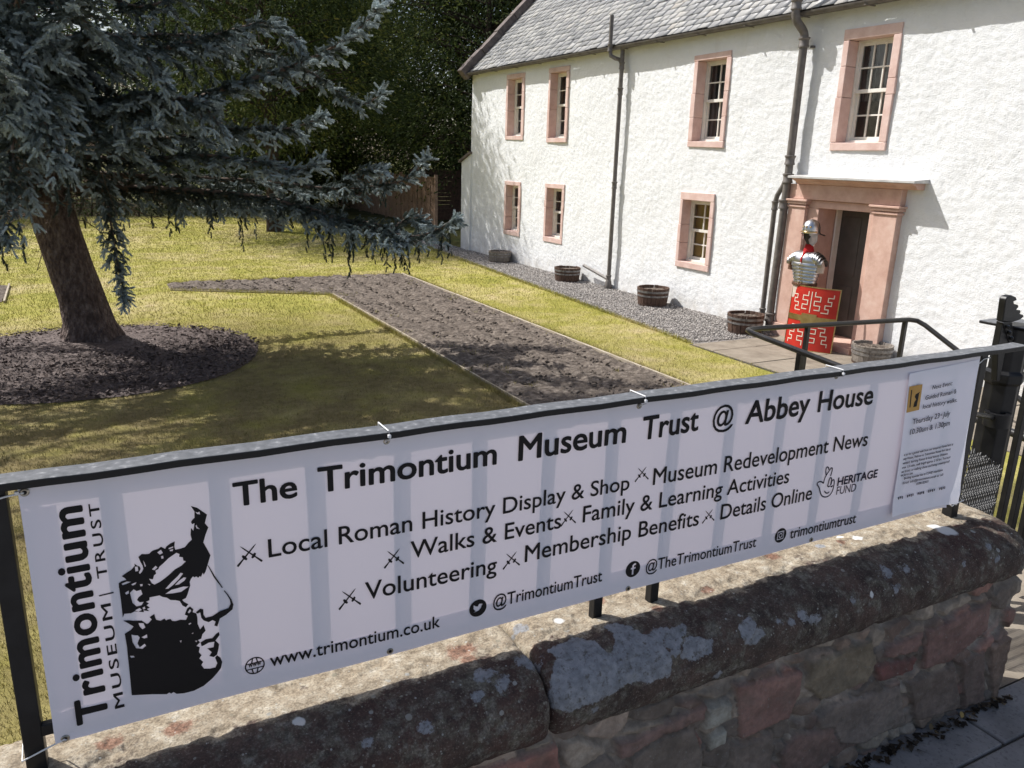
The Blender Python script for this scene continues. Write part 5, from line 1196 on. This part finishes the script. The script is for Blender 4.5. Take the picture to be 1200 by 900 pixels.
for x in (11.5, 13.3, 15.1): MB().box((x, 30.44, 0), (x+.1, 30.54, 1.95)).build('post', M['board'], bf_)
# ============================================================ THE BLUE SPRUCE
sp_root = thing('spruce_tree', 'big blue spruce with leaning bare trunk and drooping branches in the mulch bed', 'tree', (-.03, 11.86, 0))
TR = [(-.04, 11.86, -.05), (-.07, 11.86, .25), (-.13, 11.86, .6), (-.24, 11.87, 1.15), (-.34, 11.88, 1.75), (-.40, 11.89, 2.3), (-.46, 11.9, 3.2), (-.52, 11.9, 5), (-.55, 11.9, 8), (-.55, 11.9, 11), (-.55, 11.9, 13.6)]
TRr = [.41, .315, .285, .268, .265, .27, .26, .22, .16, .09, .02]
def spline(P, n):
    P = np.array(P, float); t = np.r_[0, np.cumsum(np.linalg.norm(np.diff(P, axis=0), axis=1))]; u = np.linspace(0, t[-1], n)
    # Catmull-Rom through the points
    out = np.zeros((n, 3)); k = np.clip(np.searchsorted(t, u, 'right')-1, 0, len(P)-2); w = (u-t[k])/(t[k+1]-t[k])
    p0 = P[np.maximum(k-1, 0)]; p1 = P[k]; p2 = P[k+1]; p3 = P[np.minimum(k+2, len(P)-1)]; w = w[:, None]
    return .5*((2*p1)+(-p0+p2)*w+(2*p0-5*p1+4*p2-p3)*w**2+(-p0+3*p1-3*p2+p3)*w**3)
n = 46; C = spline(TR, n); hz_ = np.linspace(0, 1, n); tt = np.r_[0, np.cumsum(np.linalg.norm(np.diff(C, axis=0), axis=1))]
t0_ = np.r_[0, np.cumsum(np.linalg.norm(np.diff(np.array(TR), axis=0), axis=1))]; rr0 = np.interp(tt, t0_, TRr)
na = 40; V = []
for i in range(n):
    for j in range(na):
        a = 2*math.pi*j/na; fl = 1+.10*math.exp(-C[i, 2]/.25)*math.sin(5*a+1)+.035*math.sin(3*a+C[i, 2]*2)+.03*(float(vn(np.array([a*4.]), np.array([C[i, 2]*6]), 3)[0])-.5)*2
        V.append((C[i, 0]+rr0[i]*fl*math.cos(a), C[i, 1]+rr0[i]*fl*math.sin(a), C[i, 2]))
np_obj('trunk', np.array(V), np.array([(i*na+j, i*na+(j+1) % na, (i+1)*na+(j+1) % na, (i+1)*na+j) for i in range(n-1) for j in range(na)]), M['bark'], sp_root, smooth=True)
def trunk_at(z): return np.array([np.interp(z, C[:, 2], C[:, 0]), np.interp(z, C[:, 2], C[:, 1]), z])

# shoot templates: a bristling bottle brush along +x, unit length
def brush(nr, nn, r, w, seed):
    g = np.random.default_rng(seed); V = []; F = []
    for i in range(nr):
        f = i/(nr-1) if nr > 1 else 0
        for j in range(nn):
            a = 2*math.pi*(j+.5*(i % 2)+g.uniform(-.25, .25))/nn; d = np.array([0, math.cos(a), math.sin(a)]); s = np.cross([1, 0, 0], d)
            b = np.array([f*.86, 0, 0]); ln = r*g.uniform(.8, 1.15)*(1-.35*f); tip = b+d*ln+np.array([.26*g.uniform(.7, 1.2), 0, 0])
            k = len(V); V += [b-s*w/2+d*.01, b+s*w/2+d*.01, tip]; F.append((k, k+1, k+2))
    k = len(V); V += [(.80, -w, 0), (.80, w, 0), (1.12, 0, 0), (.80, 0, -w), (.80, 0, w), (1.12, 0, .01)]; F += [(k, k+1, k+2), (k+3, k+4, k+5)]
    return np.array(V, float), np.array(F)
BR = [brush(6, 7, .33, .17, s) for s in range(3)]
BR_LO = [brush(3, 5, .36, .24, s) for s in range(2)]

class Wood:
    def __init__(s): s.V = []; s.F = []; s.n = 0
    def tube(s, P, r0, r1, k=5):
        P = np.asarray(P); n = len(P); T = unit(np.gradient(P, axis=0)); A = unit(np.cross(T, [0.13, .2, 1.0])); B = np.cross(T, A); r = np.linspace(r0, r1, n)
        a = np.arange(k)*2*math.pi/k; V = P[:, None]+(A[:, None]*np.cos(a)[None, :, None]+B[:, None]*np.sin(a)[None, :, None])*r[:, None, None]
        s.V.append(V.reshape(-1, 3)); i = np.arange(n-1)[:, None]*k; j = np.arange(k)[None]; s.F.append((np.stack([i+j, i+(j+1) % k, i+k+(j+1) % k, i+k+j], -1).reshape(-1, 4))+s.n); s.n += n*k
    def obj(s, name, mat, parent): return np_obj(name, np.concatenate(s.V), np.concatenate(s.F), mat, parent, smooth=True)
g = np.random.default_rng(42)
class Sprays:
    def __init__(s): s.P = []; s.D = []; s.L = []; s.T = []
    def add(s, P, D, L, T): s.P.append(P); s.D.append(D); s.L.append(L); s.T.append(T)
    def obj(s, name, mat, parent, BRs, kind=None):
        P, D, L, T = (np.concatenate(x) for x in (s.P, s.D, s.L, s.T)); D = unit(D); B = unit(np.cross(D, g.normal(size=D.shape))); Cc = np.cross(D, B); Vs = []; Fs = []; Ts = []; k = 0
        which = g.integers(0, len(BRs), len(P))
        for i, (tv, tf) in enumerate(BRs):
            m_ = which == i; V, F = scatter(P[m_], D[m_]*L[m_, None], B[m_]*(L[m_, None]*.35+.045), Cc[m_]*(L[m_, None]*.35+.045), tv, tf); Vs.append(V); Fs.append(F+k); k += len(V)
            Ts.append((np.repeat(T[m_], len(tv)).reshape(-1, len(tv)) + g.normal(0, .05, (m_.sum(), len(tv)))).ravel())
        return np_obj(name, np.concatenate(Vs), np.concatenate(Fs), mat, parent, attrs={'tint': np.clip(np.concatenate(Ts), 0, 1)})
wood = Wood(); near_ = Sprays(); far_ = Sprays()
UPV = np.array([0, 0, 1.0])
def limb(P, r=.045, width=1.0, hang=.35, dens=1.0, bare=.22, out=near_, blue=.65, lo=False, tipw=.12):
    L0 = np.sum(np.linalg.norm(np.diff(np.array(P), axis=0), axis=1)); n = max(8, int(L0/.12)); Cc = spline(P, n); Cc += np.cumsum(g.normal(0, .006, Cc.shape), 0)
    wood.tube(Cc, r, .008, 6); T = unit(np.gradient(Cc, axis=0)); step = (.085 if not lo else .17)/dens; m_ = int(L0/step)
    for q in range(m_):
        u = (q+g.random())/m_; 
        if u < bare*.5: continue
        i = min(int(u*(n-1)), n-2); p = Cc[i]+(Cc[i+1]-Cc[i])*(u*(n-1)-i); t = T[i]; side = unit(np.cross(t, UPV)); s = 1 if q % 2 else -1
        ln = width*(.16+.62*(1-u)**.8*min(1, u/.30))*g.uniform(.6, 1.25); ln = max(ln, tipw)
        d = unit(side*s*g.uniform(.55, 1.0)+t*g.uniform(.45, .9)+UPV*g.uniform(-.35, .12))
        k = max(3, int(ln/(.05 if not lo else .10))); f = np.linspace(0, 1, k); drop = hang*ln*f**2*g.uniform(.5, 1.4)
        Q = p[None]+d[None]*(ln*f)[:, None]-UPV[None]*drop[:, None]+UPV[None]*(.10*ln*np.clip(f-.75, 0, 1)*2)[:, None]
        wood.tube(Q[:: max(1, k//4)] if k > 5 else Q, .006, .002, 3)
        tq = unit(np.gradient(Q, axis=0)); live = f*ln+u*.6 > (.10 if u > bare else ln*.55)
        Qs, tqs, fs_ = Q[live], tq[live], f[live]
        if len(Qs) == 0: continue
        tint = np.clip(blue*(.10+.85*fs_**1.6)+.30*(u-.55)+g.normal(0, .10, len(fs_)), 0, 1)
        sd = unit(np.cross(tqs, UPV)+1e-6)
        for sg in (-1, 1):
            jit = g.normal(0, .30, Qs.shape); dd = unit(tqs*g.uniform(.45, .9, (len(Qs), 1))+sd*sg*g.uniform(.4, .9, (len(Qs), 1))+UPV*g.uniform(-.30, .30, (len(Qs), 1))+jit*.5)
            out.add(Qs+g.normal(0, .008, Qs.shape), dd, g.uniform(.06, .125, len(Qs))*(1.6 if lo else 1), tint+.06)
        out.add(Qs, tqs+g.normal(0, .2, Qs.shape), g.uniform(.07, .13, len(Qs))*(1.6 if lo else 1), tint)
        # weeping shoots below the branch
        if not lo and g.random() < (.36 if hang > .55 else .12):
            m2 = g.integers(2, 6); b = Q[g.integers(k//3, k)]; hl = g.uniform(.08, .29)*hang/.35; ff = np.arange(0, hl, .045); R_ = b[None]-UPV[None]*ff[:, None]+g.normal(0, .010, (len(ff), 3))
            if len(R_) > 1:
                out.add(R_, -UPV[None]+g.normal(0, .28, R_.shape), g.uniform(.055, .095, len(R_)), np.clip(.12+g.normal(0, .12, len(R_)), 0, 1))
    # shoots sitting on the limb itself
    ii = np.arange(int(bare*n), n); reps = 6 if not lo else 1; Qb = np.repeat(Cc[ii], reps, 0); tb = np.repeat(T[ii], reps, 0); ub = np.repeat(ii/n, reps)
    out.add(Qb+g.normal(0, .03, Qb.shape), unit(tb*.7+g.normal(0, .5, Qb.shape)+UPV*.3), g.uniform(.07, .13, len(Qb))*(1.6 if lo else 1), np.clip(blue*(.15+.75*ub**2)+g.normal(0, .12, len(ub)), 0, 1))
    # terminal fingers
    k = 9; out.add(np.repeat(Cc[-1:], k, 0)-T[-1]*g.uniform(0, .10, (k, 1)), unit(T[-1]+g.normal(0, .55, (k, 3))), g.uniform(.08, .15, k), np.clip(blue+.32+g.normal(0, .1, k), 0, 1))
def sight(*pts): return [at_y(x, y, Y) for x, y, Y in pts]
# the limbs one can make out in the photograph, from the trunk to the tip
limb([trunk_at(2.0)]+sight((180,222,11.4),(300,232,10.9),(400,258,10.3),(470,276,9.8),(505,272,9.6),(532,256,9.45)), .06, .66, .62, 1.5, .12)
limb([trunk_at(2.2)]+sight((180,205,11.8),(300,208,11.5),(400,218,11.1),(455,214,10.8),(482,202,10.7),(497,182,10.6)), .05, .55, .42, 1.35, .2)
limb([trunk_at(2.9)]+sight((170,130,11.3),(270,100,10.8),(340,78,10.4),(395,50,10.1),(425,24,10.0),(441,0,9.9)), .055, .66, .45, 1.5, .2, blue=.8)
limb([trunk_at(2.7)]+sight((180,165,11.5),(270,150,11.1),(340,150,10.9),(375,138,10.8)), .045, .75, .4, 1.4, .2, blue=.8)
limb([trunk_at(2.4)]+sight((170,190,11.2),(240,185,10.7),(300,190,10.2),(345,200,10.0),(375,190,9.8)), .045, .6, .45, 1.4, .2, blue=.75)
limb([trunk_at(2.3)]+sight((110,205,11.1),(128,250,10.95),(136,300,10.9),(146,345,10.9)), .022, .40, .5, 1.7, .1, blue=.95, tipw=.14)
limb(sight((400,258,10.3),(440,262,10.0),(472,280,9.7)), .02, .38, .6, 1.6, .05, blue=.9)
limb(sight((450,272,9.9),(478,255,10.1),(497,262,10.2)), .018, .36, .6, 1.6, .05, blue=.9)
limb(sight((330,240,10.75),(370,246,10.4),(410,270,10.2)), .02, .40, .6, 1.6, .05, blue=.85)
limb(sight((395,216,11.1),(420,200,10.8),(448,196,10.7)), .018, .34, .5, 1.6, .05, blue=.9)
limb([trunk_at(2.2)]+sight((150,215,12.3),(230,235,12.3),(300,245,12.35),(345,235,12.4)), .04, .45, .45, 1.2, .3, blue=.5)
limb([trunk_at(3.0)]+sight((40,100,10.9),(20,140,10.2),(8,210,9.7),(2,275,9.5)), .04, .8, .6, 1.5, .15, blue=.8)
limb([trunk_at(3.2)]+sight((50,60,10.8),(40,40,10.0),(25,90,9.5),(30,140,9.3)), .04, .8, .6, 1.5, .15, blue=.85)
limb([trunk_at(2.8)]+sight((0,150,11.2),(-60,170,10.8),(-120,230,10.5)), .04, .8, .6, 1.3, .15, blue=.7)
limb([trunk_at(3.3)]+sight((90,70,10.8),(120,40,10.2),(170,60,9.9),(200,100,9.8)), .04, .8, .5, 1.4, .2, blue=.75)
limb([trunk_at(2.9)]+sight((120,120,10.9),(180,110,10.3),(235,120,10.0),(262,150,9.95)), .04, .8, .55, 1.4, .2, blue=.75)
limb([trunk_at(3.6)]+sight((180,60,11.1),(260,40,10.8),(320,30,10.6),(350,60,10.5)), .045, .8, .5, 1.4, .2, blue=.7)
limb([trunk_at(3.7)]+sight((150,40,11.9),(260,45,11.8),(360,80,11.6),(420,120,11.4),(445,105,11.3)), .045, .66, .45, 1.2, .2, blue=.55)
limb([trunk_at(3.4)]+sight((60,90,10.4),(50,110,9.6),(60,150,9.2),(75,190,9.1)), .035, .75, .6, 1.5, .1, blue=.85)
limb([trunk_at(3.9)]+sight((20,20,10.6),(-5,30,9.8),(0,90,9.4),(10,140,9.2)), .035, .8, .6, 1.5, .1, blue=.85)
limb([trunk_at(2.5)]+sight((20,190,12.2),(-50,215,12.5),(-130,240,12.8)), .04, .7, .5, 1.0, .2, blue=.5)
limb([trunk_at(2.35)]+sight((30,215,11.4),(0,230,11.0),(-20,265,10.7)), .03, .5, .5, 1.3, .1, blue=.7)
# whorls up the stem
z = 2.7; az = .4
while z < 13.2:
    Lm = 4.9*(1-(z-2.2)/11.6)**.85+.35; kk = 4 if z < 5 else 6
    for q in range(kk):
        a = az+q*2*math.pi/kk+g.normal(0, .18); L_ = Lm*g.uniform(.75, 1.08); p = trunk_at(z+g.uniform(-.1, .1)); d = np.array([math.cos(a), math.sin(a), 0])
        # keep the long limbs out of the view to the house: the photograph shows none there
        if z < 5.4 and d[0] > .75: L_ *= .8
        if d[1] > .15 and z < 5.0: continue
        if d[1] > .2: L_ *= .40 if z < 6.5 else .58        # thin on its far side: the sun comes through
        elif d[0] > .3: L_ *= .62
        elif d[0] < -.2 and z > 3: L_ *= 1.12
        P = [p, p+d*L_*.35+UPV*(.05*L_), p+d*L_*.7-UPV*.08*L_, p+d*L_-UPV*.05*L_+UPV*.1]
        hi = z > 5.6
        limb(P, .05*(1-z/16), .9 if hi else .75, .45, 1.0 if hi else .85, .2, far_ if hi else near_, .6, hi)
    az += .55; z += .42 if z < 5 else .5
# dead twigs inside the lower crown
for _ in range(240):
    zz = g.uniform(1.6, 4.6); p = trunk_at(zz); a = g.uniform(0, 6.283); L_ = g.uniform(.5, 1.9); d = np.array([math.cos(a), math.sin(a), g.uniform(-.25, .1)])
    P = spline([p, p+d*L_*.5+UPV*.04, p+d*L_+g.normal(0, .12, 3)-UPV*.12*L_], 6); wood.tube(P, .009, .003, 4)
    for _k in range(5):
        u = g.integers(2, 6); q = P[u]; wood.tube(np.array([q, q+g.normal(0, .16, 3)-UPV*.06]), .004, .0015, 3)
wood.obj('branches', M['twig'], sp_root)
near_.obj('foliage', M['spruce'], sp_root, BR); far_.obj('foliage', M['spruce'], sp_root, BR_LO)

# ============================================================ TREES BEYOND THE GARDEN
LEAF_V = np.array([(0, -.10, 0), (.5, -.15, .04), (1, 0, -.05), (.5, .15, .04), (0, .10, 0)]); LEAF_F = np.array([(0, 1, 2, 3, 4)])
def tree(name, label, cat, x, y, h, r, z0, mat, nclump, leaf, shape='round', droop=.3, group='dark trees beyond the lawn', trunk_r=.28, per=150, seed=1):
    gg = np.random.default_rng(seed); root = thing(name, label, cat, (x, y, 0), group)
    w = Wood(); top = np.array([x+gg.normal(0, .2), y, h*.92]); base = np.array([x, y, -.1]); Ct = spline([base, (x+.05, y, h*.3), (x-.1, y, h*.6), top], 14); w.tube(Ct, trunk_r, .03, 10)
    cl = []
    for _ in range(nclump):
        f = gg.random()**.85; z = z0+(h-z0)*f
        if shape == 'cone': rad = r*(1-f)**.75*(.35+.65*min(1, (f+.02)/.12))
        elif shape == 'column': rad = r*min(1, (1-f)*3.2)**.6*min(1, (f+.05)/.15)
        else: rad = r*math.sqrt(max(0.02, 1-(2*f-.85)**2/1.35))
        a = gg.uniform(0, 6.283); q = gg.uniform(.25, 1.05)**.55; rad *= .85+.3*float(vn(np.array([a*1.6]), np.array([z*.55]), seed)[0])
        cl.append((x+rad*q*math.cos(a), y+rad*q*math.sin(a), z, a, q))
    Pn = []; Dn = []; Sz = []; Tn = []
    for cx, cy_, cz_, a, q in cl:
        out = np.array([math.cos(a), math.sin(a), 0.0]); o = np.array([cx, cy_, cz_]); zt = cz_-.25*math.hypot(cx-x, cy_-y)
        if q > .75 and gg.random() < .35: w.tube(spline([(x, y, max(.3, zt)), (o+np.array([x, y, zt]))/2+np.array([0, 0, .2]), o], 5), .05, .012, 5)
        n = int(per*gg.uniform(.6, 1.3)); sz = r*.17*gg.uniform(.6, 1.3)
        u = gg.normal(0, 1, (n, 3))*np.array([sz, sz, sz*.75]); ax_ = unit(out*gg.uniform(.5, 1)-UPV*droop*gg.uniform(.3, 1.4)+gg.normal(0, .2, 3)); u += ax_[None]*gg.uniform(-1, 1.6, (n, 1))*sz
        Pn.append(o[None]+u); Dn.append(unit(ax_[None]+gg.normal(0, .45, (n, 3)))); Sz.append(leaf*.72*gg.uniform(.6, 1.4, n)); cb = gg.random()**1.6
        Tn.append(np.clip(.12+.75*cb*gg.uniform(.8, 1.08, n)+.05*gg.normal(size=n), 0, 1))
    P = np.concatenate(Pn); D = np.concatenate(Dn); s = np.concatenate(Sz)[:, None]; T = np.concatenate(Tn); B = unit(np.cross(D, gg.normal(size=D.shape))); Cc = np.cross(D, B)
    V, F = scatter(P, D*s, B*s, Cc*s, LEAF_V, LEAF_F); 
    w.obj('trunk', M['darkbark'], root); np_obj('crown', V, F, mat, root, attrs={'tint': np.repeat(T, 5)}); return root
tree('yew_tree', 'wide dark yew overhanging the woven fence left of the house corner', 'tree', 14.2, 29.0, 13, 4.4, 1.9, M['yew'], 480, .20, 'round', .5, seed=3)
tree('yew_tree', 'bushy yew nearest the lawn, half hidden by the spruce branch tips', 'tree', 5.5, 27.0, 10.8, 3.7, 2.8, M['yew'], 420, .18, 'round', .5, seed=15)
tree('yew_tree', 'black green yew filling the gap directly behind the house gable', 'tree', 16.5, 37, 15, 5.6, 1.6, M['yew'], 480, .26, 'round', .5, seed=4)
tree('cypress_tree', 'yellowish green cypress with lit drooping sprays behind the end of the lawn', 'tree', 9.4, 38.2, 12.5, 2.6, .6, M['cypress'], 330, .22, 'column', .7, seed=5)
tree('yew_tree', 'tall dark yew seen through the right half of the spruce', 'tree', 6.0, 38.5, 14, 4.2, 1.2, M['yew'], 480, .26, 'round', .4, seed=6)
tree('cypress_tree', 'narrow dark cypress between the two tall yews', 'tree', 7.0, 42.0, 16, 2.8, .4, M['cypress'], 300, .26, 'column', .6, seed=7)
tree('broadleaf_tree', 'loose broadleaf tree with sky gaps behind the spruce trunk', 'tree', -2.5, 43, 8.4, 4.6, 2.2, M['broad'], 250, .26, 'round', .2, seed=8)
tree('broadleaf_tree', 'rounded green tree far left behind the spruce', 'tree', -9.5, 39, 12, 5.0, 1.8, M['broad'], 340, .26, 'round', .2, seed=9)
tree('yew_tree', 'dark yew at the left edge behind the lawn', 'tree', -16, 37, 11, 5, 1.2, M['yew'], 380, .26, 'round', .3, seed=10)
tree('cypress_tree', 'tall cypress behind the house roof verge', 'tree', 12.4, 42, 17, 3.4, .4, M['cypress'], 360, .28, 'cone', .6, seed=11)
tree('yew_tree', 'overgrown yew in shade behind the board fence', 'tree', 19, 36, 14, 5.5, 1.0, M['yew'], 340, .30, 'round', .4, seed=13)
def hedge(label, x0, x1, y, h, d, seed):
    gg = np.random.default_rng(seed); root = thing('hedge', label, 'hedge', ((x0+x1)/2, y, 0)); n = int((x1-x0)*h*420)
    P = np.c_[gg.uniform(x0, x1, n), y+d*(gg.random(n)-.5)*1.0, h*gg.random(n)**.75]; top = h*(.9+.2*vn(P[:, 0]*.7, P[:, 0]*0, seed)); P[:, 2] *= top/h
    D = unit(gg.normal(size=(n, 3))+np.array([0, -.5, .2])); B = unit(np.cross(D, gg.normal(size=D.shape))); s = .13*gg.uniform(.6, 1.4, (n, 1)); V, F = scatter(P, D*s, B*s, np.cross(D, B)*s, LEAF_V, LEAF_F)
    np_obj('foliage', V, F, M['hedge'], root, attrs={'tint': np.repeat(np.clip(vn(P[:, 0]*1.3, P[:, 2]*1.3, seed)*.8+gg.normal(0, .12, n), 0, 1), 5)})
    w = Wood()
    for x in np.arange(x0+.3, x1, .8): w.tube(np.array([(x, y, -.05), (x+.1, y, h*.4), (x+gg.normal(0, .15), y, h*.8)]), .04, .015, 5)
    w.obj('stems', M['darkbark'], root)
hedge('clipped dark hedge closing the far end of the lawn behind the spruce', -16, 8.8, 34.2, 1.7, 1.1, 21)
